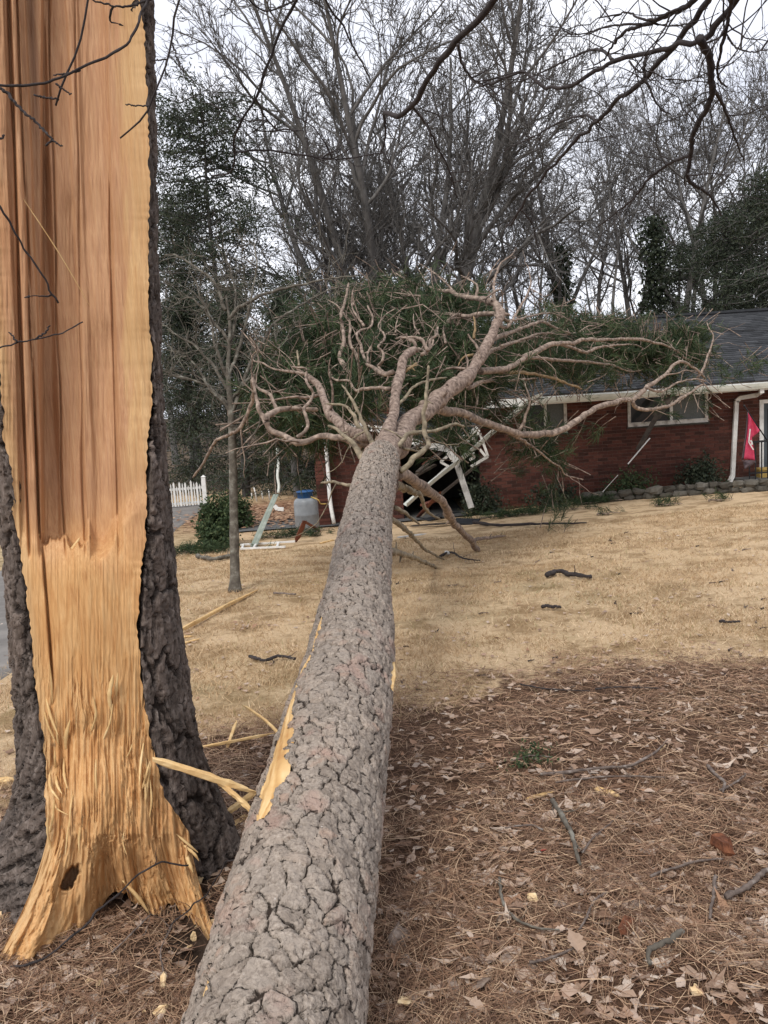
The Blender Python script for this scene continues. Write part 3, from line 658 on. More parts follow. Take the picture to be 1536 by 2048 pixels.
crack = 1 - sstep(wid * .25, wid, ed) * 1.0
crack = crack * (0.25 + .75 * open_)
crack2 = (1 - sstep(.03, .12, ed2)) * gate
flake = .004 * np.floor(3 * (noise(bx_ * 26, by_ * 26, bz_ * 26, 113) * .5 + .5)) / 3 + .003 * sstep(-.04, .04, noise(bx_ * 50, by_ * 50, bz_ * 34, 114))
tilt = (cid - .5) * .007 + (cid2 - .5) * .003
disp = (-.013 * crack - .004 * crack2) * np.interp(S, [0, 1.8, 4.8], [1, 1.1, 1.6]) + tilt + .0015 * (sstep(0, .5, ed) - .5) + .0022 * fbm(bx_ * 60, by_ * 60, bz_ * 60, 111, 3) + flake + .010 * fbm(bx_ * 4, by_ * 4, bz_ * 2.5, 112, 2)
plate = np.clip(1 - crack * 1.0 - crack2 * .6, 0, 1)
# scars where bark was torn away
SC1 = [(643, 1225, 2), (638, 1245, 6), (632, 1268, 6), (622, 1300, 3), (613, 1325, 9), (602, 1346, 10), (591, 1372, 10), (581, 1405, 12), (571, 1440, 15), (562, 1480, 24), (551, 1522, 30), (540, 1570, 31), (530, 1606, 22), (518, 1640, 11)]
SC2 = [(432, 1912, 3), (425, 1930, 8), (415, 1955, 10), (404, 1990, 6)]
def scar(lst, name):
    global disp, plate
    h = [trunk_hit(x, y) for x, y, _ in lst]
    sA = np.array([a for a, _ in h]); tA = np.unwrap(np.array([b for _, b in h]))
    dep = np.array([1.94 + a * .97 for a in sA]); hw = np.array([w_ for _, _, w_ in lst]) * dep / FPX / .85
    o = np.argsort(sA); sA, tA, hw = sA[o], tA[o], hw[o]
    tc_, hh = np.interp(S, sA, tA), np.interp(S, sA, hw)
    dd = ((TH - tc_ + np.pi) % (2 * np.pi) - np.pi) * R0
    hh = hh * (1 + .45 * noise(S * 24, 2, 0, 7) + .3 * noise(S * 70, 5, 0, 8))
    ins = (np.abs(dd) < hh) & (S > sA[0]) & (S < sA[-1])
    disp = np.where(ins, -.03, disp)
    n, m_ = 130, 13
    s_ = np.linspace(sA[0], sA[-1], n); a_ = np.linspace(-1, 1, m_)
    SS, AA = np.meshgrid(s_, a_, indexing='ij')
    hwv = np.interp(SS, sA, hw) * 1.12 + .002
    tt = np.interp(SS, sA, tA) + AA * hwv / trad(SS)
    r_ = trad(SS) - .012 + .010 * (1 - AA**2) * sstep(.0, .03, hwv) + .004 * noise(SS * 14, AA * 5, 0, 9) + .002 * noise(SS * 60, AA * 12, 0, 19)
    Pq = taxis(SS) + r_[..., None] * (np.cos(tt)[..., None] * TU + np.sin(tt)[..., None] * TV)
    obj(name, mesh_from(name, Pq - PL, [grid_faces(n, m_)], True, {"rnd": np.clip(.5 + .45 * noise(SS * 7, AA * 7, 0, 29) + .35 * noise(SS * 16, AA * 18, 0, 30), 0, 1)}), M['strip'], pine)
scar(SC1, "torn_wood_strip"); scar(SC2, "torn_wood_strip")
RT = R0 + disp
# jagged butt
end = sstep(-.45, -.8, S)
TP = taxis(S) + RT[..., None] * (np.cos(TH)[..., None] * TU + np.sin(TH)[..., None] * TV) + (end * .10 * noise(TH * 4, 0, 0, 13))[..., None] * TA
capc = len(TP.reshape(-1, 3)); cap_b = np.stack([np.full(nth, capc), (np.arange(nth) + 1) % nth, np.arange(nth)], -1)
o2 = (len(ss) - 1) * nth; cap_t = np.stack([np.full(nth, capc + 1), o2 + np.arange(nth), o2 + (np.arange(nth) + 1) % nth], -1)
TVt = np.concatenate([TP.reshape(-1, 3), [taxis(np.array(-.7))], [taxis(np.array(TL + .22))]])
obj("trunk", mesh_from("trunk", TVt - PL, [grid_faces(len(ss), nth, True), cap_b, cap_t], True,
    {"edge": np.append(ed.reshape(-1), [1, 1]), "edge2": np.append(ed2.reshape(-1), [1, 1]), "gate": np.append(gate.reshape(-1), [0, 0]), "rnd": np.append(np.clip(cid * .75 + cid2 * .25, 0, 1).reshape(-1), [.5, .5])}), M['bark'], pine)
# ---------------------------------------------------------------- limbs of the fallen pine
lr = np.random.default_rng(11)
LIMB_PTS = []                      # (points, tangents, radius) samples for foliage
def c6(x, y): return x / 2.898 + 480, y / 2.898 + 500
def c7(x, y): return x / 1.9794 + 760, y / 1.9794 + 480
def side_twigs(pts, n, Lr, r, rngt, wig=.35, up=.0):
    """n contorted side twigs off a polyline -> (N,K,3), (N,K)"""
    K = 9; i = rngt.integers(2, len(pts) - 1, n); st = pts[i]
    tan = unit(pts[i] - pts[i - 1]); d = unit(tan * .5 + rngt.normal(0, .75, (n, 3)) + np.array([0, 0, up]))
    L = rngt.uniform(*Lr, n); out = [st]; p = st
    for k in range(K - 1):
        d = unit(d + rngt.normal(0, wig, (n, 3))); p = p + d * (L / (K - 1))[:, None]; out.append(p)
    P_ = np.stack(out, 1); rr = r * np.linspace(1, .3, K)[None] * rngt.uniform(.6, 1.2, (n, 1))
    return P_, rr
def limb(pts, r0, r1, mat='limb', cv=None, d0=None, d1=None, n=None, sides=9, twigs=0, tl=(.25, .8), name="limb", knob=.12, z=None):
    """pts: pixel points (through cv) with depths running d0..d1"""
    q = [(cv(*p[:2]) if cv else p[:2]) for p in pts]
    m_ = len(q); acc = np.concatenate([[0], np.cumsum([math.dist(q[i], q[i + 1]) for i in range(m_ - 1)])]); acc = acc / acc[-1]
    ds = d0 + (d1 - d0) * acc + np.concatenate([[0], lr.normal(0, .05, m_ - 2), [0]])
    P_ = np.array([W(x, y, d) for (x, y), d in zip(q, ds)])
    n = n or max(10, 7 * m_)
    pts3 = spline(P_, n); t_ = np.linspace(0, 1, n)
    base_r = np.interp(t_, np.linspace(0, 1, len(r0)), r0) if isinstance(r0, (list, tuple)) else (r0 * (1 - t_) + r1 * t_)
    if isinstance(r0, (list, tuple)): r0, r1 = r0[0] * .6, r0[-1]
    rad = base_r * (1 + knob * noise(t_ * n * .45, lr.integers(99), 0, 3) + knob * .8 * noise(t_ * n * .15, lr.integers(99), 0, 4))
    rad[-1] *= .55
    wf_ = 1.0 / max(.05, 4.5 * (r0 + r1) / 2); sl_len = np.concatenate([[0], np.cumsum(np.linalg.norm(np.diff(pts3, axis=0), axis=1))]); sd_ = lr.integers(999)
    pts3 = pts3 + (.42 * rad * sstep(0, .15, t_))[:, None] * np.stack([noise(sl_len * wf_, sd_ + 7 * k, 0, 5) for k in range(3)], 1)
    mb = MB(); V, F = tubes(pts3[None], rad[None], sides)
    V = V + (knob * .25 * rad.mean()) * np.stack([noise(V[:, 0] * 22, V[:, 1] * 22, V[:, 2] * 22, k) for k in range(3)], 1)
    mb.add(V - PL, [F, [[0, i + 1, i] for i in range(1, sides - 1)], [[(n - 1) * sides, (n - 1) * sides + i, (n - 1) * sides + i + 1] for i in range(1, sides - 1)]])
    ns_ = max(2, n // 12); i_ = lr.integers(2, n - 1, ns_); dd_ = unit(lr.normal(0, 1, (ns_, 3))); ll_ = (rad[i_] + lr.uniform(.015, .06, ns_))[:, None]
    V, F = tubes(np.stack([pts3[i_], pts3[i_] + dd_ * ll_ * .6, pts3[i_] + dd_ * ll_], 1), rad[i_][:, None] * np.array([[.5, .36, .2]]), 5); mb.add(V - PL, [F])
    if twigs:
        TPt, TR = side_twigs(pts3, max(2, int(twigs * .6)), tl, max(.006, r1 * .6), lr, .22)
        V, F = tubes(TPt, TR, 4); mb.add(V - PL, [F])
        LIMB_PTS.append(TPt[:, -1])
    LIMB_PTS.append(pts3[n // 2:])
    mb.build(name, M[mat], pine, True)
    return pts3
# leaders
limb([(756, 968), (770, 925), (790, 882), (830, 835), (880, 797), (930, 752), (975, 690), (997, 645), (1001, 622)], [.145, .130, .100, .092, .085, .078, .068, .062, .055, .05], .050, 'leader', None, 6.15, 9.9, 100, 22, 6)
limb([(752, 965), (764, 920), (776, 870), (790, 815), (797, 760), (808, 718), (830, 697), (838, 702)], [.125, .10, .056, .048, .046, .044, .042, .036], .034, 'leader', None, 6.15, 8.2, 56, 18)
limb([(740, 1090), (600, 1030), (530, 950), (485, 870), (450, 790), (425, 760), (390, 720)], .056, .03, 'leader', c6, 6.8, 8.0, 40, 14, 5)
# left
limb([(760, 1130), (640, 1110), (560, 1085), (480, 1080), (400, 1110), (320, 1115), (250, 1080), (170, 1040), (150, 970), (190, 940), (300, 920), (450, 930)], .035, .022, 'limb', c6, 6.9, 7.7, 80, 10, 5)
limb([(165, 1030), (130, 960), (105, 915), (95, 860), (80, 780), (70, 720)], .024, .012, 'limb', c6, 7.5, 7.8, 34, 8, 6)
limb([(215, 930), (195, 880), (165, 835), (100, 795), (75, 740)], .02, .01, 'limb', c6, 7.55, 7.9, 30, 8, 4)
limb([(330, 1085), (380, 1050), (395, 1010), (370, 930), (395, 890), (425, 840), (400, 790), (378, 740), (385, 690), (330, 680), (300, 675)], .018, .009, 'limb', c6, 7.3, 7.9, 60, 7, 3)
limb([(385, 720), (300, 705), (200, 690), (130, 655), (80, 640), (60, 600)], .017, .006, 'limb', c6, 7.9, 8.8, 40, 7, 6)
limb([(340, 670), (338, 620), (332, 580)], .012, .009, 'dead_limb', c6, 8, 8.1, 14, 6)
# dead limbs close to the fork
limb([(790, 1165), (740, 1060), (690, 950), (640, 850), (590, 780)], .022, .007, 'dead_limb', c6, 6.6, 7.0, 40, 8, 2)
limb([(722, 1225), (680, 1160), (620, 1090), (560, 1040), (510, 1015)], .024, .012, 'dead_limb', c6, 6.4, 6.8, 40, 8)
limb([(735, 1070), (690, 1020), (650, 940), (600, 900), (500, 890)], .020, .008, 'dead_limb', c6, 6.8, 7.2, 40, 8, 2)
limb([(930, 1285), (1000, 1220), (1070, 1150), (1095, 1120), (1075, 1060), (1065, 960), (1080, 850), (1085, 760), (1090, 670)], .026, .011, 'dead_limb', c6, 6.35, 6.7, 60, 8)
limb([(920, 1140), (960, 1080), (1030, 1055), (1130, 1050), (1230, 1010), (1300, 1025)], .021, .010, 'dead_limb', c6, 6.6, 7.3, 44, 8, 2)
limb([(910, 905), (960, 850), (1000, 800), (1080, 760), (1200, 740)], .015, .010, 'dead_limb', c6, 7.3, 8.2, 40, 7)
limb([(940, 1145), (1000, 1160), (1050, 1170)], .012, .006, 'dead_limb', c6, 6.7, 7.2, 16, 6)
# right-hand long limb
P_R = limb([(170, 655), (240, 672), (300, 680), (420, 720), (500, 755), (600, 770), (700, 755), (780, 720), (850, 670), (940, 640), (1000, 635)], .052, .036, 'limb', c7, 7.9, 12.2, 90, 12, 3)
limb([(1000, 635), (1050, 590), (1130, 530), (1165, 492), (1200, 482), (1260, 520), (1290, 550)], .035, .018, 'limb', c7, 12.2, 14.2, 50, 9, 6)
limb([(1000, 635), (1010, 660), (1060, 672), (1150, 655), (1175, 635), (1220, 610), (1280, 570)], .032, .018, 'limb', c7, 12.2, 14.0, 50, 9, 5)
limb([(1055, 585), (1110, 600), (1180, 565), (1250, 550), (1290, 560)], .022, .012, 'limb', c7, 12.5, 14.0, 40, 8, 4)
limb([(1255, 545), (1275, 520), (1300, 450), (1320, 385), (1305, 355), (1293, 325)], .022, .009, 'limb', c7, 14.0, 15.0, 40, 8, 7)
limb([(1270, 560), (1300, 590), (1310, 620), (1290, 640)], .015, .006, 'limb', c7, 14.0, 14.0, 20, 7, 4)
limb([(520, 770), (560, 790), (620, 830), (680, 880), (715, 900), (735, 930), (805, 948)], .02, .008, 'limb', c7, 10.4, 12.6, 44, 7, 7)
# fan of limbs lying on the roof
limb([(430, 400), (480, 380), (560, 350), (640, 325), (700, 350), (770, 370), (830, 340), (870, 345)], .03, .010, 'limb', c7, 9.6, 14.5, 56, 8, 14)
limb([(410, 470), (440, 440), (520, 410), (600, 385), (680, 390), (740, 380)], .03, .010, 'limb', c7, 9.3, 14, 50, 8, 12)
limb([(395, 520), (500, 510), (560, 475), (640, 430), (700, 410), (760, 410), (800, 395), (900, 395), (1000, 390), (1060, 400), (1150, 425), (1210, 470), (1270, 530)], .042, .016, 'limb', c7, 9.1, 15.2, 90, 9, 16)
limb([(700, 410), (760, 425), (810, 445), (870, 425), (950, 415), (1020, 418), (1060, 445), (1100, 470)], .026, .011, 'limb', c7, 11.6, 15.2, 60, 8, 10)
limb([(540, 490), (600, 465), (700, 475), (800, 480), (880, 490), (920, 495), (990, 520), (1060, 510)], .027, .011, 'limb', c7, 10.2, 15.0, 60, 8, 10)
limb([(860, 490), (900, 505), (960, 525), (1000, 522)], .018, .008, 'limb', c7, 14.2, 15, 24, 7, 4)
limb([(300, 560), (340, 540), (400, 520), (480, 525), (560, 525), (640, 535), (720, 560), (800, 590)], .026, .018, 'peeled', c7, 8.7, 12.5, 56, 9, 2)
limb([(455, 515), (460, 480), (462, 450)], .012, .006, 'peeled', c7, 10.0, 10.0, 14, 6)
limb([(350, 585), (420, 560), (520, 555), (620, 548)], .03, .012, 'limb', c7, 8.8, 12, 36, 8, 5)
limb([(460, 330), (500, 345), (540, 290), (580, 220), (597, 170), (585, 100)], .022, .007, 'limb', c7, 9.9, 11.6, 46, 8, 7)
limb([(470, 300), (520, 320), (600, 300), (680, 290), (760, 320)], .02, .006, 'limb', c7, 9.9, 14, 46, 7, 12)
limb([(480, 420), (560, 395), (640, 370), (760, 375), (880, 370)], .02, .007, 'limb', c7, 9.6, 15, 46, 7, 14)
# top of the leader
limb([(475, 310), (450, 290), (400, 295), (330, 300), (250, 290), (180, 280), (100, 270), (30, 290)], .034, .009, 'limb', c7, 9.9, 11.4, 60, 8, 10)
limb([(478, 300), (460, 255), (420, 235), (330, 225), (280, 205), (200, 190), (130, 170), (60, 130)], .048, .009, 'limb', c7, 9.9, 11.8, 70, 9, 10)
limb([(300, 215), (250, 160), (200, 120), (150, 90)], .014, .006, 'limb', c7, 10.9, 11.6, 30, 7, 4)
limb([(380, 230), (385, 180), (350, 155), (320, 140)], .02, .007, 'limb', c7, 10.5, 11, 30, 7, 5)
limb([(455, 245), (450, 180), (465, 120), (480, 90), (520, 60), (540, 30)], .02, .006, 'limb', c7, 10.1, 11.4, 40, 7, 6)
limb([(310, 290), (270, 330), (255, 400), (240, 330), (180, 300), (140, 240)], .016, .006, 'limb', c7, 10.4, 11, 40, 7, 6)
limb([(410, 235), (480, 200), (480, 330)], .014, .006, 'limb', c7, 10.1, 10.6, 24, 7, 4)
limb([(372, 390), (375, 340), (370, 300)], .018, .008, 'peeled', c7, 9.7, 9.8, 16, 7)
limb([(370, 455), (330, 465), (308, 500)], .018, .006, 'peeled', c7, 9.3, 9.3, 18, 7)
limb([(240, 400), (270, 320), (330, 310), (390, 340)], .015, .008, 'limb', c7, 10, 10.6, 26, 7, 3)
limb([(150, 430), (190, 440), (215, 390), (225, 340), (260, 320)], .018, .008, 'limb', c7, 9.2, 10.2, 34, 7, 4)
limb([(190, 440), (170, 400), (140, 385), (75, 385)], .02, .012, 'limb', c7, 8.3, 8.6, 26, 8, 2)
# curled limbs between the leaders
limb([(640, 725), (590, 650), (578, 600), (600, 530), (590, 430), (582, 390), (610, 300), (630, 190)], .026, .012, 'limb', c6, 8.6, 9.4, 60, 9, 6)
limb([(690, 690), (680, 620), (640, 550), (635, 420), (610, 380), (560, 320), (510, 290)], .02, .008, 'limb', c6, 8.7, 9.5, 54, 8, 6)
limb([(890, 705), (830, 722), (770, 680), (735, 660), (710, 600), (700, 550), (675, 500), (700, 465), (750, 450), (770, 400), (740, 320)], .024, .009, 'limb', c6, 7.9, 9.0, 70, 8, 5)
limb([(740, 655), (740, 600), (765, 550), (790, 500)], .016, .008, 'limb', c6, 8.3, 8.5, 26, 7, 3)
limb([(850, 720), (800, 680), (830, 640), (825, 590), (800, 560), (835, 520), (830, 480), (800, 440), (840, 380), (900, 340)], .018, .006, 'limb', c6, 8.1, 9.2, 64, 7, 5)
limb([(870, 805), (800, 800), (720, 805), (670, 815), (630, 760), (550, 750), (520, 700), (570, 660)], .02, .008, 'limb', c6, 7.6, 8.6, 60, 8, 5)
limb([(660, 320), (650, 250), (665, 210)], .014, .007, 'limb', c6, 9.2, 9.5, 20, 7, 3)
limb([(720, 440), (680, 390), (650, 330), (645, 260)], .014, .006, 'limb', c6, 8.8, 9.4, 26, 7, 3)
limb([(1020, 560), (1000, 530), (960, 510), (900, 515)], .018, .010, 'limb', c6, 8.25, 8.5, 26, 8)
limb([(1055, 605), (1095, 575), (1105, 520), (1140, 490), (1145, 440)], .02, .009, 'limb', c6, 8.3, 8.9, 34, 8, 3)
limb([(935, 715), (985, 680), (1025, 655)], .02, .013, 'peeled', c6, 7.9, 8.0, 16, 8)
limb([(1190, 540), (1180, 450), (1210, 400), (1260, 370)], .016, .007, 'limb', c6, 9.6, 10.4, 30, 7, 4)
limb([(1040, 490), (1010, 440), (1005, 370)], .012, .006, 'limb', c6, 9.6, 10, 20, 7, 3)
limb([(900, 480), (905, 430), (925, 370)], .012, .006, 'limb', c6, 9.6, 10, 20, 7, 3)
# props under the fork that reach the lawn
gp = lambda x, y: np.linalg.norm((G(x, y) - EYEP) @ RN[:, 2:3])
def prop(pts, r0, r1, mat, d0, **k): return limb(pts, r0, r1, mat, None, d0, float(gp(*pts[-1])), 50, 10, **k)
prop([(795, 945), (820, 955), (850, 975), (880, 1000), (905, 1040), (935, 1075), (957, 1102)], .055, .040, 'limb', 6.5)
limb([(940, 1082), (965, 1077), (990, 1074), (1012, 1072)], .03, .012, 'limb', None, float(gp(957, 1102)) - .2, float(gp(1012, 1075)), 20, 8)
prop([(790, 968), (830, 985), (865, 990), (885, 1012), (905, 1045)], .036, .022, 'dead_limb', 6.4)
prop([(780, 1038), (800, 1050), (830, 1078), (852, 1100), (886, 1118)], .022, .014, 'dead_limb', 5.4)
prop([(775, 1102), (800, 1106), (835, 1118), (872, 1135)], .026, .018, 'dead_limb', 4.9)
limb([(725, 972), (690, 969), (665, 964), (642, 966)], .018, .008, 'dead_limb', None, 5.9, 6.4, 24, 7, 2)
limb([(838, 985), (850, 1015), (862, 1030), (880, 1038)], .02, .010, 'dead_limb', None, 6.7, 7.4, 24, 7)
limb([(790, 1015), (815, 1030), (840, 1050)], .016, .008, 'dead_limb', None, 5.7, 6.2, 20, 7)
# far left drooping limb end
limb([(505, 760), (505, 800), (480, 855), (455, 870), (430, 885), (405, 930), (385, 955)], .02, .014, 'limb', None, 8.0, 9.4, 44, 8, 6)
limb([(500, 880), (520, 845), (515, 800)], .012, .008, 'young_bark', None, 8.4, 8.2, 20, 6)

# needle foliage: bushy shoots
def needle_mesh(name, cen, dirs, nper, length, width, rngn, spread=.9):
    n = len(cen); tot = n * nper
    c = np.repeat(cen, nper, 0); d = np.repeat(dirs, nper, 0)
    st = c - d * rngn.uniform(0, .16, (tot, 1)) 
    dd = unit(d + rngn.normal(0, spread, (tot, 3))); L = length * rngn.uniform(.6, 1.2, (tot, 1))
    side = unit(np.cross(dd, rngn.normal(0, 1, (tot, 3)))) * width * .5
    mid = st + dd * L * .55; tip = st + dd * L + np.array([0, 0, -.18]) * L * .5
    V = np.stack([st - side * .6, st + side * .6, mid + side, mid - side, tip], 1).reshape(-1, 3)
    b_ = np.arange(tot)[:, None] * 5
    q = np.concatenate([b_ + 0, b_ + 1, b_ + 2, b_ + 3], 1); t3 = np.concatenate([b_ + 3, b_ + 2, b_ + 4], 1)
    rnd = np.repeat(np.repeat(rngn.random(n), nper) * .75 + rngn.random(tot) * .25, 5)
    return V, [q, t3], rnd
nr_ = np.random.default_rng(5)
def shoots(px, py, d, rpx, rpy, rd, n, cl=7):
    """clusters of shoots in an ellipsoid at pixel px,py"""
    k = max(1, n // cl); a = unit(nr_.normal(0, 1, (k, 3))) * nr_.random((k, 1)) ** .4
    out = []
    for q in a:
        c = W(px + q[0] * rpx, py + q[1] * rpy, d + q[2] * rd)
        ax = unit(nr_.normal(0, 1, 3) + np.array([0, 0, .2])); m_ = cl
        tt = nr_.uniform(-.35, .35, (m_, 1)); out.append(np.concatenate([c + ax * tt + nr_.normal(0, .1, (m_, 3)), np.repeat(unit(ax + nr_.normal(0, .4, 3))[None], m_, 0)], 1))
    return np.concatenate(out)
CL = [(1085, 690, 14.2, 110, 26, 1.2, 260), (1190, 700, 15, 100, 30, 1.0, 300), (1290, 705, 15, 90, 32, .8, 280), (1370, 690, 15.2, 55, 45, .6, 220), (1150, 650, 15.2, 120, 18, .8, 220), (1260, 665, 15.4, 60, 20, .6, 90),
      (1020, 720, 12.5, 90, 30, 1.2, 200), (1130, 745, 14, 120, 14, .8, 150), (1340, 745, 14.6, 50, 14, .5, 60), (1460, 738, 15.5, 25, 6, .3, 24), (1520, 728, 15.6, 22, 6, .3, 20),
      (940, 760, 10.5, 60, 40, 1.2, 190), (880, 700, 10.8, 70, 60, 1.0, 260), (760, 650, 11, 130, 60, 1.2, 420), (860, 610, 12, 120, 40, 1.4, 330), (640, 690, 10.5, 100, 60, 1.2, 330), (960, 640, 12.5, 60, 45, 1.0, 120),
      (560, 770, 9.8, 80, 70, 1.2, 260), (600, 850, 9.5, 60, 60, 1.0, 170), (700, 790, 9.0, 60, 50, .8, 150),
      (760, 610, 12.5, 160, 40, 1, 200), (930, 810, 10.5, 50, 20, .8, 60), (840, 770, 9.3, 40, 60, .6, 120), (1110, 905, 12.4, 50, 25, .5, 70), (1060, 870, 12.0, 40, 18, .5, 36), (1040, 830, 11.5, 24, 14, .4, 26), (1110, 970, 12.6, 30, 18, .4, 20),
      (1330, 815, 14.2, 18, 14, .3, 10), (1400, 780, 14.2, 20, 26, .3, 20), (900, 860, 9.4, 50, 20, .6, 50), (730, 730, 9.3, 70, 40, .6, 120), (1080, 660, 13, 60, 14, .6, 80)]
CL += [(780, 690, 11.2, 150, 70, .8, 300), (1130, 725, 15.0, 120, 20, .7, 110), (600, 800, 10.2, 90, 80, .8, 220), (880, 760, 10.6, 70, 50, .8, 160), (1345, 690, 15.2, 50, 34, .6, 70)]
sh = np.concatenate([shoots(*c_) for c_ in CL])
lim_pts = np.concatenate(LIMB_PTS); sel = lim_pts[nr_.random(len(lim_pts)) < .10]
half = len(sh) // 1
V, F, rnd = needle_mesh("n", sh[:, :3], sh[:, 3:], 21, .19, .0088, nr_, .62)
obj("needle_foliage", mesh_from("needle_foliage", V - PL, F, False, {"rnd": rnd}), M['needles'], pine, kind="stuff")
# thin twigs carrying the shoots
ns = len(sh) // 2; q = sh[:ns * 2:2]
tw = np.stack([q[:, :3] - q[:, 3:] * .45 + nr_.normal(0, .05, (ns, 3)), q[:, :3] - q[:, 3:] * .2, q[:, :3] + q[:, 3:] * .05], 1)
V, F = tubes(tw, np.repeat(np.array([[.008, .006, .003]]), ns, 0), 4)
obj("shoot_twigs", mesh_from("shoot_twigs", V - PL, [F], True), M['limb'], pine, kind="stuff")
# ================================================================ BRICK HOUSE
HY = 17.5
def H(px, py, Y=HY): return WY(px, py, Y)
hr = np.random.default_rng(21)
ZB, ZE = -1.35, 1.50
xL, xBrk0, xBrk1, xD0, xD1, xR = H(640, 900)[0], H(800, 900)[0], H(958, 900)[0], H(1520, 900)[0], H(1618, 900)[0], 12.5
def rectX(a, b): return H(a, 830)[0], H(b, 830)[0]
w1 = (*rectX(1048, 1130), .77, 1.42); w2 = (*rectX(1258, 1412), .80, 1.43)
openings = [w1, w2, (xD0, xD1, -1.0, 1.12), (xBrk0, xBrk1, -1.0, 1.6)]
house = thing("brick_house", "low red brick house with charcoal shingle roof, its left end crushed by the tree", "house", loc=(xBrk1, HY, -1.1))
HL = np.array(house.location)
def hadd(mb, name, mat, parent=None, smooth=False, kind=None):
    """build a mesh in world coordinates under the house (or one of its parts)"""
    mb.V = [v - HL for v in mb.V]; return mb.build(name, M[mat], parent or house, smooth, kind=kind)
xs = sorted({xL, xR, *[o[0] for o in openings], *[o[1] for o in openings]}); zs = sorted({ZB, 1.62, *[o[2] for o in openings], *[o[3] for o in openings]})
mb = MB()
for a, b_ in zip(xs[:-1], xs[1:]):
    for c, d in zip(zs[:-1], zs[1:]):
        mx_, mz = (a + b_) / 2, (c + d) / 2
        if not any(o[0] < mx_ < o[1] and o[2] < mz < o[3] for o in openings): mb.box((a, HY, c), (b_, HY + .18, d))
mb.box((xL, HY + .18, ZB), (xL + .18, 24, 1.5)); mb.box((xR - .18, HY + .18, ZB), (xR, 24, 1.5)); mb.box((xL + .18, 23.8, ZB), (xR - .18, 24, 1.5))
wall = hadd(mb, "brick_wall", 'mortar')
# bricks, each a box proud of the mortar; far too small to pick apart, so one part
cz, bl_ = .0735, .213; V = []; A = []
corners = np.array([[x, y, z] for z in (0, 1) for y in (0, 1) for x in (0, 1)], float)
for i in range(int((1.62 - ZB) / cz)):
    z0 = ZB + i * cz; off = (i % 2) * bl_ / 2
    for j in range(int((xR - xL) / bl_) + 1):
        x0 = xL + j * bl_ - off; x1 = x0 + bl_ - .011; x0, x1 = max(x0, xL), min(x1, xR)
        cut = False
        for o in openings:
            if z0 + cz > o[2] + .01 and z0 < o[3] - .01:
                if x0 < o[1] and x1 > o[0]:
                    if x0 < o[0] - .03: x1 = min(x1, o[0])
                    elif x1 > o[1] + .03: x0 = max(x0, o[1])
                    else: cut = True
        if cut or x1 - x0 < .03 or z0 > 1.5: continue
        if abs((x0 + x1) / 2 - xBrk1) < .35 and z0 > .0 and hr.random() < .5: continue
        pr = .009 + hr.uniform(-.003, .004)
        V.append(np.array([x0, HY - pr, z0]) + corners * np.array([x1 - x0, pr + .004, cz - .011])); A.append(np.full(8, hr.random()))
nbk = len(V); V = np.concatenate(V); F = (BOXF[None] + (np.arange(nbk) * 8)[:, None, None]).reshape(-1, 4)
obj("brick", mesh_from("bricks", V - HL, [F], False, {"rnd": np.concatenate(A)}), M['brick'], wall, kind="stuff")
# dark room behind the openings
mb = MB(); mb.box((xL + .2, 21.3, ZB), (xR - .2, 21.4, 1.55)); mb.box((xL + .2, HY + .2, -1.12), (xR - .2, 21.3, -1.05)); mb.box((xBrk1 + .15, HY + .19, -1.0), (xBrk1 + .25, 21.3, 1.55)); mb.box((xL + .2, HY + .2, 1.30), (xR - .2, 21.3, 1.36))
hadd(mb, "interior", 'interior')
# roof with a crushed left end
EY, RY, RZ0, RZ1 = 17.02, 21.9, 1.56, 3.36
def sag(X, f):
    s = .62 * np.exp(-((X - H(880, 800)[0]) / 1.0)**2) + .22 * sstep(xBrk1 + .1, xBrk1 - .25, X)
    return s * (1.05 - .55 * f)
def roofp(X, f): 
    return np.stack([X, EY + (RY - EY) * f + 0 * X, RZ0 + (RZ1 - RZ0) * f - sag(X, f)], -1)
rx = np.linspace(xL - .4, xR + .4, 150); fx = np.linspace(0, 1, 12)
A_, B_ = np.meshgrid(fx, rx, indexing='ij'); top = roofp(B_, A_); bot = top - np.array([0, 0, .09])
back = np.stack([rx, np.full(150, 26.6), np.full(150, 1.5)], -1)
VV = np.concatenate([top.reshape(-1, 3), bot.reshape(-1, 3), back, back - [0, 0, .09]]); n0 = 12 * 150
fc = [grid_faces(12, 150)[:, ::-1], grid_faces(12, 150, off=n0)]
j = np.arange(149); fr = np.stack([j, j + 1, n0 + j + 1, n0 + j], -1)[:, ::-1]
tr = 11 * 150; bk = np.stack([tr + j, tr + j + 1, 2 * n0 + j + 1, 2 * n0 + j], -1)[:, ::-1]
roof = obj("roof", mesh_from("roof", VV - HL, fc + [fr, bk], False), M['dark_wood'], house)
V = []; A = []; nc = 36; tabw = .31
for i in range(nc):
    f0_, f1_ = i / nc, min(1.0, (i + 1.25) / nc); x = xL - .42 + (i % 3) * .11 - .2
    while x < xR + .42:
        xa, xb = max(x, xL - .42), min(x + tabw - .006, xR + .42)
        if xb > xa + .02:
            xx = np.array([xa, xb, xa, xb]); ff = np.array([f0_, f0_, f1_, f1_])
            p = roofp(xx, ff); lift = np.array([.022, .022, .006, .006]) + hr.uniform(-.002, .003); p0 = p.copy(); p[:, 2] += lift
            q = p0; q[:, 2] += np.array([.006, .006, .003, .003])
            V.append(np.concatenate([q, p])); A.append(np.full(8, hr.random()))
        x += tabw
nbk = len(V); V = np.concatenate(V); F = (BOXF[None] + (np.arange(nbk) * 8)[:, None, None]).reshape(-1, 4)
obj("shingle", mesh_from("shingles", V - HL, [F], False, {"rnd": np.concatenate(A)}), M['shingle'], roof, kind="stuff")
mb = MB(); rp = roofp(np.linspace(xL - .4, xR + .4, 60), 1.0) + [0, 0, .03]
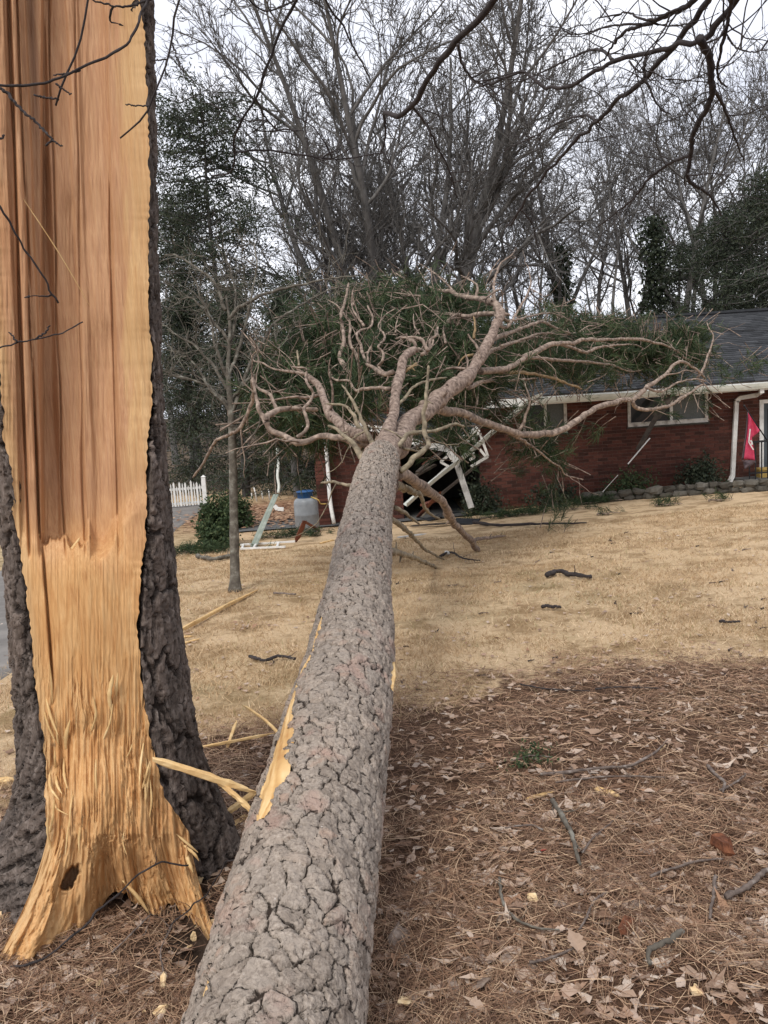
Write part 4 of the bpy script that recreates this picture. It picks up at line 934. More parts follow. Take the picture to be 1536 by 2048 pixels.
mb.tube(rp, .07, 6); hadd(mb, "ridge_cap", 'shingle', roof)
mb = MB(); mb.tube([roofp(np.array(H(1190, 640)[0]), .97) + [0, 0, .06], roofp(np.array(5.6), .93) + [0, 0, .06], roofp(np.array(8.3), .72) + [0, 0, .06], roofp(np.array(12.4), .45) + [0, 0, .06]], .011, 5); hadd(mb, "roof_cable", 'black_metal', roof)
# fascia, soffit and gutter
mb = MB(); mb.box((xBrk1 + .05, EY - .025, 1.37), (xR + .4, EY + .0, 1.535)); hadd(mb, "fascia", 'white')
mb = MB(); mb.box((xBrk1 + .05, EY + .003, 1.372), (xR + .4, HY - .012, 1.392)); hadd(mb, "soffit", 'white')
mb = MB(); 
for i in range(6):
    xa = xL - .35 + i * (xBrk1 - xL + .3) / 6; xb = xL - .35 + (i + 1) * (xBrk1 - xL + .3) / 6
    pa_, pb_ = roofp(np.array(xa), 0.0), roofp(np.array(xb), 0.0); mb.bar(pa_ + [0, -.02, -.12], pb_ + [0, -.02, -.12 + hr.normal(0, .02)], .02, .14)
hadd(mb, "broken_fascia", 'white')
prof = np.array([[0, 0], [-.095, .0], [-.115, .05], [-.125, .105], [-.135, .105], [-.125, .045], [-.105, -.012], [.0, -.012]])   # (y, z) open trough
def gutter_run(pts, name, tw=None):
    mb = MB(); P_ = np.asarray(pts); K = len(P_); V = []
    for i in range(K):
        a = tw[i] if tw is not None else 0
        t_ = unit(P_[min(i + 1, K - 1)] - P_[max(i - 1, 0)])
        e2 = unit(np.cross(t_, np.array([0, 1, 0]))); e2 = e2 if e2[2] > 0 else -e2; e1 = unit(np.cross(e2, t_)); e1 = e1 if e1[1] > 0 else -e1
        q1 = e1 * math.cos(a) + e2 * math.sin(a); q2 = -e1 * math.sin(a) + e2 * math.cos(a)
        V.append(P_[i] + prof[:, :1] * q1 + prof[:, 1:] * q2)
    mb.add(np.concatenate(V), [grid_faces(K, 8, True)]); return hadd(mb, name, 'gutter')
gx0 = H(1075, 790, EY)[0]
gutter_run(np.stack([np.linspace(gx0, xR + .4, 20), np.full(20, EY - .03), np.linspace(1.40, 1.44, 20) + .012 * np.sin(np.arange(20) * 1.3)], -1), "gutter")
hang = spline(np.array([W(1078, 796, 16.85), W(1055, 806, 16.7), W(1035, 822, 16.5), W(985, 862, 16.1), W(930, 908, 15.6), W(868, 955, 15.2), W(806, 1008, 14.9)]), 30)
gutter_run(hang, "hanging_gutter", np.linspace(.1, .75, 30))
# windows
def window(o, split, name, panes):
    x0, x1, z0, z1 = o; wn = MB(); fw = .035
    for lo, hi in (((x0 - fw, z0 - .05), (x1 + fw, z0 + .04)), ((x0 - fw, z1 - .05), (x1 + fw, z1 + .05)), ((x0 - fw, z0 + .04), (x0 + .03, z1 - .05)), ((x1 - .03, z0 + .04), (x1 + fw, z1 - .05))):
        wn.box((lo[0], HY - .035, lo[1]), (hi[0], HY + .06, hi[1]))
    fo = hadd(wn, "window", 'dirty_white')
    s = MB(); xm = x0 + (x1 - x0) * split
    s.box((xm - .03, HY - .012, z0 + .04), (xm + .03, HY + .05, z1 - .05)); hadd(s, "meeting_stile", 'white', fo)
    for a, b_, mt, yy in ((x0 + .03, xm - .03, panes[0], .03), (xm + .03, x1 - .03, panes[1], .018)):
        s = MB(); s.box((a, HY + yy, z0 + .04), (b_, HY + yy + .008, z1 - .05)); hadd(s, "pane", mt, fo)
    s = MB(); s.box((x0 - fw - .03, HY - .06, z0 - .085), (x1 + fw + .03, HY - .005, z0 - .053)); hadd(s, "sill", 'stone', fo)
window(w1, .52, "w", ('glass', 'screen')); window(w2, .55, "w", ('glass', 'screen'))
# storm door and its trim
mb = MB(); mb.box((xD0 + .07, HY + .03, -.98), (xD1 - .07, HY + .07, 1.08)); door = hadd(mb, "door", 'door')
mb = MB(); mb.box((xD0 - .02, HY - .03, -.98), (xD0 + .07, HY + .08, 1.15)); mb.box((xD1 - .07, HY - .03, -.98), (xD1 + .02, HY + .08, 1.15)); mb.box((xD0 + .07, HY - .03, 1.07), (xD1 - .07, HY + .08, 1.15)); hadd(mb, "door_frame", 'white', door)
mb = MB(); mb.box((xD0 + .18, HY + .018, -.1), (xD1 - .18, HY + .03, .95)); hadd(mb, "pane", 'glass', door)
# downspout
mb = MB(); sp = [H(1523, 768, EY - .06), H(1523, 785, EY - .06), H(1515, 790, 17.2), H(1480, 796, HY - .07), H(1473, 802, HY - .07), H(1465, 952, HY - .07), H(1459, 964, HY - .2)]
for a, b_ in zip(sp[:-1], sp[1:]): mb.bar(a, b_ + (b_ - a) / np.linalg.norm(b_ - a) * .012, .085, .065, up=(0, 1, 0))
hadd(mb, "downspout", 'white')
# crushed end: pier, loose post, rafters
mb = MB(); x0 = H(634, 960)[0]; zz_ = -1.35
while zz_ < .9:
    o_ = hr.uniform(-.004, .004); mb.box((x0 + o_, HY - .32 + o_, zz_), (x0 + .25 + o_, HY - .02, zz_ + .064), hr.random()); zz_ += .0735
mb.box((x0 + .008, HY - .31, -1.35), (x0 + .242, HY - .028, .93)); hadd(mb, "brick_pier", 'brick')
mb = MB(); mb.tube(spline([W(650, 872, 17.0), W(656, 940, 17.1), W(660, 1000, 17.1), W(668, 1047, 17.0)], 12), .042, 8); hadd(mb, "porch_post", 'white', smooth=True)
for a, b_, w_, mt in [((835, 945), (905, 885), .10, 'dark_wood'), ((820, 900), (890, 868), .12, 'dark_wood'), ((845, 930), (950, 850), .07, 'red_wood'), ((860, 880), (960, 872), .09, 'dark_wood'), ((880, 990), (960, 925), .08, 'dark_wood'), ((830, 870), (930, 835), .1, 'dark_wood'), ((846, 1010), (872, 1000), .12, 'red_wood'), ((815, 960), (870, 930), .09, 'dark_wood'), ((905, 880), (938, 842), .13, 'dark_wood')]:
    mb = MB(); mb.bar(W(*a, 16.9 + hr.uniform(-.6, .3)), W(*b_, 17.2 + hr.uniform(-.5, .4)), w_, .045); hadd(mb, "broken_rafter", mt)

def c2(x, y): return x / 3.84 + 780, y / 3.84 + 740
def debris(name, label, cat, parts, mat, d, group=None):
    """a flat broken frame: list of polylines in crop pixels"""
    pts0 = [W(*c2(*p), d) for ln in parts for p in ln[0]]; c = np.mean(pts0, 0)
    t_ = thing(name, label, cat, group, loc=c)
    for ln, w_ in parts:
        for a, b_ in zip(ln[:-1], ln[1:]):
            mb = MB(); pa_, pb_ = W(*c2(*a), d + hr.uniform(-.06, .06)), W(*c2(*b_), d + hr.uniform(-.06, .06))
            mb.bar(pa_ - c, pb_ - c, .05, w_, up=(0, -1, .0)); mb.V = [v for v in mb.V]; mb.build("frame_bar", M[mat], t_)
    return t_
debris("broken_window_frame", "broken white window frame hanging in the crushed end of the house", "window frame", [([(510, 520), (690, 487), (752, 665), (622, 742)], .06), ([(570, 560), (642, 524), (668, 565)], .045), ([(690, 610), (735, 665)], .045), ([(612, 690), (648, 672), (640, 640)], .04)], 'dirty_white', 16.4)
debris("broken_window_frame", "small snapped white sash behind the slanting gutter, left of the broken window frame", "window frame", [([(510, 614), (443, 640), (482, 702)], .045), ([(455, 745), (388, 705), (440, 665)], .04), ([(370, 810), (455, 735)], .05)], 'dirty_white', 16.5)
def plank_mesh(p, q, w_, th_, seed, n=16, taper=.35, bow=.008, sides=8):
    p, q = np.asarray(p, float), np.asarray(q, float); r_ = np.random.default_rng(seed)
    t_ = np.linspace(0, 1, n); d = q - p; L = np.linalg.norm(d); d = d / L; u_ = np.cross(d, [0, 0, 1.]); u_ = u_ / max(np.linalg.norm(u_), 1e-6); v_ = np.cross(u_, d)
    an = np.arange(sides) * 2 * np.pi / sides + .3; sq = np.stack([np.sign(np.cos(an)) * np.abs(np.cos(an))**.5, np.sign(np.sin(an)) * np.abs(np.sin(an))**.5], 1)
    env = np.minimum(1, np.minimum(.55 + t_ / (.10 + .1 * r_.random()), .4 + (1 - t_) / (.12 + taper * r_.random())))
    wv = env * (1 + .08 * noise(t_ * 9, seed, 0, 1)); hv = env * (1 + .1 * noise(t_ * 11, seed, 0, 2))
    c = p + t_[:, None] * d * L + u_ * (bow * L * np.sin(t_ * np.pi) * r_.normal())[:, None] + v_ * (bow * .5 * L * np.sin(t_ * np.pi))[:, None]
    V = c[:, None] + (sq[:, 0] * w_ / 2)[None, :, None] * wv[:, None, None] * u_ + (sq[:, 1] * th_ / 2)[None, :, None] * hv[:, None, None] * v_
    V = V + .05 * th_ * r_.normal(0, 1, V.shape)
    V[0] += d * r_.uniform(-1, 1, (sides, 1)) * min(.05, L * .05); V[-1] += d * r_.uniform(-1, 1, (sides, 1)) * min(.08, L * .07)
    return V.reshape(-1, 3), [grid_faces(n, sides, True), [[0, i + 1, i] for i in range(1, sides - 1)], [[(n-1)*sides, (n-1)*sides + i, (n-1)*sides + i + 1] for i in range(1, sides - 1)]]
def plank(name, label, cat, p, q, w_, th_, mat, seed, group=None, **k):
    V, F = plank_mesh(p, q, w_, th_, seed, **k); c = (np.asarray(p) + np.asarray(q)) / 2
    o = obj(name, mesh_from(name, V - c, F, False), M[mat], None, label, cat, group); o.location = c.tolist(); return o
mb = MB(); a, b_ = W(906, 905, 15.6), W(943, 1016, 15.4); c = (a + b_) / 2; mb.bar(a - c, b_ - c, .03, .115, up=(.9, 0, .3))
o = mb.build("porch_trim_board", M['dirty_white'], None, label="thick white board standing on end under the broken window frame", cat="board"); o.location = c.tolist()
mb = MB(); a, b_ = G(996, 985, .12), G(1102, 994, .10); c = (a + b_) / 2; mb.bar(a - c, b_ - c, .05, .06); o = mb.build("fallen_trim_strip", M['dirty_white'], None, label="narrow white trim strip lying level along the foot of the brick wall", cat="board"); o.location = c.tolist()
strip_ = thing("dangling_drip_edge", "dark metal strip with white edge slanting down across the large window", "roof trim", loc=W(1270, 890, 16.8)); sl_ = np.array(strip_.location)
mb = MB(); mb.bar(W(1347, 782, 16.85) - sl_, W(1312, 835, 16.8) - sl_, .02, .17, up=(-.8, 0, -.6)); mb.bar(W(1312, 835, 16.8) - sl_, W(1275, 900, 16.7) - sl_, .02, .10, up=(-.8, 0, -.6)); mb.build("strip", M['dark_wood'], strip_)
mb = MB(); mb.bar(W(1300, 876, 16.68) - sl_, W(1256, 928, 16.6) - sl_, .012, .022, up=(-.8, 0, -.6)); mb.bar(W(1236, 950, 16.6) - sl_, W(1205, 984, 16.5) - sl_, .008, .007, up=(-.8, 0, -.6)); mb.build("white_edge", M['white'], strip_)

# torn shingles, sheathing and loose boards thrown about under the crushed end
for i, (x, y, d_) in enumerate([(850, 1022, 0), (905, 1030, 0), (985, 1028, 0), (1015, 1034, 0), (930, 1048, 0), (870, 1040, 0)]):
    p = G(x, y); sz = hr.uniform(.12, .3); V = np.array([[a * sz, b_ * sz * .6, .02 + .05 * hr.random() + c] for c in (0, .012) for a, b_ in ((-1, -1), (1, -.8), (.8, 1), (-.9, .7))]) + hr.normal(0, .012, (8, 3))
    o = obj("torn_shingle", mesh_from("torn_shingle", V, [[[3, 2, 1, 0], [4, 5, 6, 7], [0, 1, 5, 4], [1, 2, 6, 5], [2, 3, 7, 6], [3, 0, 4, 7]]], False, {"rnd": np.full(8, hr.random())}), M['shingle'], None, "torn black shingle piece on the ground below the crushed house end", "shingle", "torn shingles on the ground"); o.location = p.tolist(); o.rotation_euler = (hr.normal(0, .15), hr.normal(0, .15), hr.random() * 6)
plank("snapped_board", "grey snapped board lying flat before the crushed house end", "board", G(820, 1052, .03), G(905, 1046, .05), .12, .03, 'dark_wood', 41)
plank("snapped_board", "pale snapped board lying under the props beside the trunk", "board", G(795, 1075, .03), G(850, 1068, .05), .10, .025, 'dirty_white', 42)
plank("snapped_board", "bare wooden board tilted against the wreckage behind the props", "board", G(835, 1035, .03), W(880, 985, 15.5), .10, .03, 'red_wood', 43)
# stone edging along the bed
edg = thing("stone_edging", "low dry-laid stone edging between the lawn and the house bed", "garden edging", loc=G(1380, 985)); el = np.array(edg.location)
er = np.random.default_rng(8)
pxs = 1150.0
base_line = [(1150, 1004), (1230, 997), (1300, 992), (1400, 984), (1500, 979), (1536, 977), (1640, 972)]
for row in range(2):
    x = 1150 + row * 14.0
    while x < 1640:
        wpx = er.uniform(16, 34); yb = np.interp(x, *zip(*base_line)) + 4; p = G(x + wpx / 2, yb); sx = wpx * 16.5 / FPX
        bm = np.array([[a, b_, c] for c in (-1, 0, 1) for (a, b_) in ((-1, -.7), (0, -1), (1, -.7), (1, .7), (0, 1), (-1, .7))], float)
        bm[:, :2] *= np.where(np.abs(bm[:, 2:3]) > .5, .82, 1); bm *= np.array([sx / 2 * .96, er.uniform(.09, .13), er.uniform(.05, .075)]); bm += er.normal(0, .011, bm.shape)
        F = [grid_faces(3, 6, True), [[0, i + 1, i] for i in range(1, 5)], [[12, 12 + i, 12 + i + 1] for i in range(1, 5)]]
        o = obj("stone", mesh_from("stone", bm, F, False, {"rnd": np.full(18, er.random())}), M['stone'], edg); o.location = (p - el + [0, er.uniform(-.02, .04), .045 + row * .115]).tolist(); o.rotation_euler = (0, er.normal(0, .06), er.normal(0, .1))
        x += wpx + 1

# flag on its pole by the door
FY = 16.6
def c8(x, y): return x / 8.53 + 1400, y / 8.53 + 760
fl_ = thing("house_flag", "crimson flag with grey border and white emblem hanging by the porch", "flag", loc=WY(1545, 897, FY)); f0p = np.array(fl_.location)
fq = lambda x, y, dy=0.0: WY(*c8(x, y), FY + dy) - f0p
mb = MB(); mb.tube([WY(1546, 899, FY + .75) - f0p, fq(755, 440)], .013, 8); mb.tube([fq(765, 455), fq(748, 430)], .02, 8); mb.build("pole", M['black_metal'], fl_, True)
def sheet(name, left, right, mat, n=18, m_=9, wav=.035, dy=0.0, seed=1):
    Lp, Rp = spline(np.array(left, float), n), spline(np.array(right, float), n); V = []
    for i in range(n):
        for j_ in range(m_):
            s_ = j_ / (m_ - 1); x, y = Lp[i] * (1 - s_) + Rp[i] * s_
            V.append(fq(x, y, dy + wav * math.sin(s_ * 5 + i * .25 + seed)))
    o = obj(name, mesh_from(name, np.array(V), [grid_faces(n, m_)]), M[mat], fl_); 
    md = o.modifiers.new("thickness", 'SOLIDIFY'); md.thickness = .004; return o
sheet("flag_cloth", [(818, 560), (805, 800), (790, 1000), (765, 1200), (748, 1345)], [(826, 560), (858, 800), (895, 1060), (922, 1220), (938, 1372)], 'red_flag')
sheet("fold", [(830, 580), (842, 700), (858, 850), (890, 985)], [(834, 582), (905, 690), (990, 820), (1022, 868)], 'red_flag', dy=.06, seed=3)
sheet("flag_border", [(808, 545), (790, 750), (770, 950), (740, 1150), (708, 1372)], [(820, 545), (806, 800), (790, 1000), (765, 1200), (748, 1345)], 'flag_grey', m_=4)
sheet("flag_border", [(708, 1372), (715, 1385)], [(940, 1375), (952, 1412)], 'flag_grey', n=6, dy=-.004)
sheet("under_fold", [(735, 1392), (745, 1450), (760, 1515)], [(930, 1408), (860, 1465), (765, 1517)], 'flag_grey', n=8, dy=.05)
mb = MB(); 
for ln in ([(856, 835), (845, 930), (832, 1060), (880, 1140), (912, 1190)], [(862, 1030), (882, 1060), (888, 1105)]):
    p = [fq(x, y, -.065) for x, y in ln]
    for a, b_ in zip(p[:-1], p[1:]): mb.bar(a, b_, .006, .022 if len(ln) > 3 else .035, up=(1, 0, .2))
mb.build("emblem", M['white'], fl_)
# railing and planter by the door
ra = thing("porch_railing", "black metal porch railing at the right edge behind the flag", "railing", loc=H(1530, 965, 16.9)); rl = np.array(ra.location)
mb = MB(); mb.box((0 - .15, -.02, .78), (1.6, .02, .82)); mb.box((-.15, -.015, .12), (1.6, .015, .15)); mb.build("rail", M['black_metal'], ra)
for i in range(13):
    mb = MB(); mb.box((-.15 + i * .13, -.01, 0), (-.13 + i * .13, .01, .78)); mb.build("baluster", M['black_metal'], ra)
mb = MB(); mb.box((-.12, -.1, 0), (.12, .1, .16)); mb.box((-.14, -.12, .16), (.14, .12, .2)); o = mb.build("yellow_planter", M['yellow'], None, label="small yellow planter on the porch below the flag's right side", cat="planter"); o.location = H(1527, 930, 17.2).tolist()
mb = MB(); z_ = H(1530, 962, 16.9)[2]; mb.box((H(1508, 965, 16.7)[0], 16.5, -1.2), (12.4, HY - .03, z_)); mb.box((H(1504, 965, 16.6)[0], 16.42, z_ + .003), (12.45, HY - .03, z_ + .05)); hadd(mb, "porch_floor", 'concrete')
o = bpy.data.objects["yellow_planter"]; o.location.z = z_ + .05; ra.location.z = z_ + .05; ra.location.x = H(1512, 900, 16.9)[0]; 

# propane tank
tb = G(616, 1064); tk = thing("propane_tank", "upright grey propane tank with blue lid beside the brick pier", "tank", loc=tb)
R_ = 24.5 * tb[1] / FPX; Ht = 84 * tb[1] / FPX
def lathe(prof_, n=28):
    prof_ = np.asarray(prof_); an = np.arange(n) * 2 * np.pi / n
    V = np.stack([prof_[:, None, 0] * np.cos(an), prof_[:, None, 0] * np.sin(an), np.repeat(prof_[:, 1:2], n, 1)], -1); return V.reshape(-1, 3), [grid_faces(len(prof_), n, True)]
V, F = lathe([(R_ * .8, 0), (R_ * .8, .06), (R_ * .92, .08), (R_, .16), (R_, Ht * .42), (R_ * 1.012, Ht * .43), (R_ * 1.012, Ht * .45), (R_, Ht * .46), (R_, Ht * .68), (R_ * .95, Ht * .76), (R_ * .8, Ht * .82), (R_ * .5, Ht * .85), (0.001, Ht * .86)])
MB().add(V, F).build("tank_body", M['tank'], tk, True)
V, F = lathe([(R_ * .6, Ht * .82), (R_ * .64, Ht * .84), (R_ * .64, Ht * .97), (R_ * .72, Ht * .975), (R_ * .72, Ht * .995), (R_ * .5, Ht * 1.01), (.001, Ht * 1.015)])
MB().add(V, F).build("lid", M['blue'], tk, True)
mb = MB(); mb.tube(spline([(R_ * .5, -.1, Ht * .86), (R_ * 1.1, -.15, Ht * .78), (R_ * 1.25, -.1, Ht * .68), (R_ * 1.7, -.05, Ht * .66)], 14), .012, 6); mb.build("hose", M['yellow'], tk, True)
mb = MB(); mb.box((-3.9, 16.9, -1.5), (xL + 2.2, 21, 0)); 
sx = np.linspace(-4.0, 1.8, 14); sy = np.linspace(16.9, 21, 10); SX, SY = np.meshgrid(sx, sy); SZ = ground_z(SX, SY) + .03
obj("carport_slab", mesh_from("carport_slab", np.stack([SX, SY, SZ], -1), [grid_faces(10, 14)]), M['concrete'], kind="structure")

# wreckage left of the trunk
def c3(x, y): return x / 4.151 + 330, y / 4.151 + 880
aw = thing("bent_awning_panel", "long grey-green metal awning panel leaning up from the lawn by the young tree", "awning panel", loc=G(*c3(740, 890))); al = np.array(aw.location); dA = float(gp(*c3(740, 890)))
for k in range(5):
    mb = MB(); xo = k * 11; a = W(*c3(712 + xo, 886), dA) - al; b_ = W(*c3(905 + xo * .75, 452), dA + .55) - al
    mb.bar(a, b_, .024, .012 + .014 * (k % 2), up=(0, -1, .3)); mb.build("rib", M['alu'], aw)
fr_ = thing("fallen_awning_frame", "thin white metal frame lying flat on the grass at the foot of the awning panel", "metal frame", loc=G(*c3(820, 880))); fl0 = np.array(fr_.location)
for a, b_ in (((625, 870), (1080, 842)), ((625, 902), (1000, 886)), ((945, 850), (928, 888)), ((762, 855), (738, 892)), ((650, 868), (640, 902))):
    mb = MB(); mb.bar(G(*c3(*a), .04) - fl0, G(*c3(*b_), .04) - fl0, .035, .03); mb.build("frame_bar", M['white'], fr_)
pp = thing("dangling_downspout", "pale bent downspout hanging above the awning panel among the needles", "downspout", loc=W(*c3(945, 430), dA + .6)); p0_ = np.array(pp.location)
mb = MB(); mb.tube(spline(np.array([W(*c3(930, 60), dA + .9), W(*c3(940, 200), dA + .8), W(*c3(934, 300), dA + .7), W(*c3(946, 380), dA + .65), W(*c3(940, 440), dA + .6)]) - p0_, 24), .026, 8); mb.build("pipe", M['gutter'], pp, True)
mb = MB(); mb.bar(W(*c3(908, 545), dA + .35) - p0_, W(*c3(935, 575), dA + .35) - p0_, .06, .06); mb.bar(W(*c3(935, 572), dA + .35) - p0_, W(*c3(985, 575), dA + .35) - p0_, .06, .06); mb.build("elbow", M['white'], pp)
plank("broken_red_board", "short red-painted board propped in front of the propane tank", "board", W(*c3(1160, 668), dA), G(*c3(1085, 848)), .10, .03, 'red_wood', 4)
plank("broken_red_board", "dark red board lying toward the trunk below the propane tank", "board", W(*c3(1150, 672), dA), G(*c3(1290, 760)), .07, .03, 'red_wood', 5)
for i, (x, y, x2, y2) in enumerate([(765, 510, 758, 392), (815, 500, 818, 425), (868, 502, 848, 410), (715, 490, 712, 440)]):
    mb = MB(); a = G(*c3(x, y)); h_ = abs(y2 - y) / 4.151 * a[1] / FPX; mb.tube([(0, 0, -.05), (.02 * i - .03, 0, h_ * .6), (.03 * i - .06, 0, h_)], .022, 6); mb.build("garden_stake", M['white'], None, True, label=["tallest pale garden stake in the leaf bed left of the tank", "straight short pale stake right of the tallest stake", "leaning pale stake nearest the tank", "leftmost pale stake in the leaf bed"][i], cat="stake", group="garden stakes in the leaf bed").location = a.tolist()

# white picket fences
def fence(x0, x1, yb0, yb1, hpx, npk, label):
    a, b_ = G(x0, yb0), G(x1, yb1); b_[1] = a[1] + .3; b_[2] = float(ground_z(b_[0], b_[1])); t_ = thing("picket_fence", label, "fence", "white picket fence panels", loc=b_); o_ = b_; ht = hpx * b_[1] / FPX
    a, b_ = a - o_, b_ - o_; d = b_ - a
    for fz in (.16, .72):
        mb = MB(); mb.bar(a + [0, .03, ht * fz], b_ + [0, .03, ht * fz], .03, ht * .09); mb.build("rail", M['white'], t_)
    mb = MB(); mb.box((-.06, -.06, -.1), (.06, .06, ht * 1.12)); mb.add(np.array([[-.075, -.075, ht * 1.12], [.075, -.075, ht * 1.12], [.075, .075, ht * 1.12], [-.075, .075, ht * 1.12], [0, 0, ht * 1.2]]), [[[0, 1, 4], [1, 2, 4], [2, 3, 4], [3, 0, 4]], [[3, 2, 1, 0]]]); mb.build("post", M['white'], t_)
    for i in range(npk):
        p = a + d * (i + .4) / npk; big = i % 2; w_ = .028 if big else .015; hh = ht * (1.0 if big else .9) * (1 - .06 * math.sin(i * 1.7)); mb = MB()
        mb.box(p + [-w_, -.012, ht * .06], p + [w_, .010, hh - .06]); mb.add(np.array([p + [-w_, -.012, hh - .06], p + [w_, -.012, hh - .06], p + [w_, .01, hh - .06], p + [-w_, .01, hh - .06], p + [0, -.012, hh], p + [0, .01, hh]]), [[[0, 1, 4], [2, 3, 5]], [[1, 2, 5, 4], [3, 0, 4, 5]]])
        mb.build("picket", M['white'], t_)
fence(286, 413, 1022, 1011, 52, 22, "white picket fence panel across the drive, right of the split stump")
fence(-70, 3, 1062, 1046, 74, 9, "white picket fence panel at the left edge beyond the split stump")
# ================================================================ VEGETATION
def leaf_cloud(cen, n, size, rg, elong=1.6, spread=None):
    """n small folded leaves round centres"""
    c = cen[rg.integers(0, len(cen), n)] + rg.normal(0, 1, (n, 3)) * spread
    d = unit(rg.normal(0, 1, (n, 3)) + np.array([0, 0, -.2])); s = unit(np.cross(d, rg.normal(0, 1, (n, 3)))); L = size * rg.uniform(.6, 1.3, (n, 1))
    up_ = np.cross(d, s)
    V = np.stack([c, c + d * L * .5 + s * L / elong * .5 + up_ * L * .08, c + d * L, c + d * L * .5 - s * L / elong * .5 + up_ * L * .08], 1).reshape(-1, 3)
    b_ = np.arange(n)[:, None] * 4; F = np.concatenate([np.concatenate([b_, b_ + 1, b_ + 2], 1), np.concatenate([b_, b_ + 2, b_ + 3], 1)])
    return V, [F], np.repeat(rg.random(n), 4)
def grow(st, d, L, r0, r1, K, wig, up, rg):
    """vectorised wandering branches"""
    n = len(st); out = [st]; p = st; dirs = []
    for k in range(K - 1):
        d = unit(d + rg.normal(0, wig, (n, 3)) + np.array([0, 0, up])); p = p + d * (L / (K - 1))[:, None]; out.append(p); dirs.append(d)
    t_ = np.linspace(0, 1, K)[None]
    return np.stack(out, 1), r0[:, None] * (1 - t_) + r1[:, None] * t_, np.stack(dirs + [dirs[-1]], 1)
def children(P_, R_, D_, k, tmin, rg, ang, lf, L, rf=.6):
    n, K, _ = P_.shape; i = np.repeat(np.arange(n), k); t_ = rg.uniform(tmin, .98, len(i)) * (K - 1); a = np.minimum(t_.astype(int), K - 2); f = (t_ - a)[:, None]
    st = P_[i, a] * (1 - f) + P_[i, a + 1] * f; dr = D_[i, a]; rr = R_[i, a] * (1 - f[:, 0]) + R_[i, a + 1] * f[:, 0]
    perp = unit(np.cross(dr, rg.normal(0, 1, (len(i), 3)))); an = rg.normal(ang, .18, len(i))[:, None]
    d = unit(dr * np.cos(an) + perp * np.sin(an))
    return st, d, np.repeat(L, k) * lf * rg.uniform(.6, 1.25, len(i)) * (1 - .35 * t_ / K), rr * rf
def bare_tree(seed, h, r, stems=1, spread=.25, k=(9, 7, 6, 4), up=.09, tmin=.3, ivy=0, ang=(.65, .6, .6, .6), lf=(.5, .5, .45, .5), lean=(0, 0), rmin=.007):
    """returns trunk mesh and branch mesh at the origin"""
    rg = np.random.default_rng(seed); TR = MB(); BRm = MB()
    a = np.arange(stems) * 2 * np.pi / max(stems, 1) + rg.random(); sp = spread * (stems > 1)
    d = unit(np.stack([np.cos(a) * sp * rg.uniform(.5, 1.2, stems) + lean[0], np.sin(a) * sp * .7 + lean[1], np.ones(stems)], 1)); st = np.stack([np.cos(a) * r * .5 * (stems > 1), np.sin(a) * r * .5 * (stems > 1), np.full(stems, -.3)], 1)
    L = h * rg.uniform(.82, 1.0, stems); P_, R_, D_ = grow(st, d, L, np.full(stems, r), np.full(stems, r * .14), 14, .055, .02, rg)
    R_[:, 0] *= 1.35; V, F = tubes(P_, R_, 10); TR.add(V, [F])
    sides = (6, 5, 3, 3); wig = (.16, .2, .24, .28)
    Lc = L
    for lv in range(len(k)):
        st, d, Lc, rr = children(P_, R_, D_, k[lv], tmin if lv == 0 else .18, rg, ang[lv], lf[lv], Lc)
        r1 = np.maximum(rr * .25, rmin * .6); rr = np.maximum(rr, rmin)
        K = (9, 6, 4, 3)[lv]; P_, R_, D_ = grow(st, d, Lc, rr, r1, K, wig[lv], up, rg); V, F = tubes(P_, R_, sides[lv]); BRm.add(V, [F])
    return TR, BRm, rg, P_
def place_tree(name, label, cat, loc, trunk_me, branch_me, mt='grey_bark', group=None, rz=0, s=1.0, extra=None, sx=1.0):
    t_ = thing(name, label, cat, group, loc=loc); t_.rotation_euler = (0, 0, rz); t_.scale = (s * sx, s * sx, s)
    obj("trunk", trunk_me, M[mt], t_); obj("branches", branch_me, M[mt], t_)
    if extra: 
        for nm, me, mm in extra: obj(nm, me, M[mm], t_)
    return t_
def base(px, Y, dz=-.1): X = WY(px, 700, Y)[0]; return np.array([X, Y, float(ground_z(X, Y)) + dz])
# the big fan-shaped tree
TR, BRm, rg, tips = bare_tree(42, 21, .27, 7, .42, (13, 8, 6, 4), .075, .2, ang=(.62, .55, .6, .6), lf=(.40, .50, .55, .6), rmin=.013)
place_tree("bare_tree", "big bare many-stemmed tree rising in a fan behind the house", "tree", base(795, 34), TR.mesh("trunk", True), BRm.mesh("branches", True), group="bare trees behind the house")
TA_, BA_, _, _ = bare_tree(5, 17, .24, 1, 0, (13, 7, 6, 4), .07, .35, ang=(.9, .65, .65, .6), lf=(.5, .52, .52, .6), rmin=.0125); ta, ba = TA_.mesh("trunk", True), BA_.mesh("branches", True)
TB_, BB_, _, _ = bare_tree(9, 15, .17, 2, .22, (8, 7, 6, 4), .07, .35, ang=(.8, .65, .65, .6), lf=(.5, .52, .52, .6), rmin=.0125); tb_, bb_ = TB_.mesh("trunk", True), BB_.mesh("branches", True)
TC_, BC_, _, _ = bare_tree(17, 17, .22, 1, .12, (11, 7, 6, 4), .08, .4, ang=(.8, .65, .6, .6), lf=(.5, .52, .52, .6), rmin=.0125); tcm, bcm = TC_.mesh("trunk", True), BC_.mesh("branches", True)
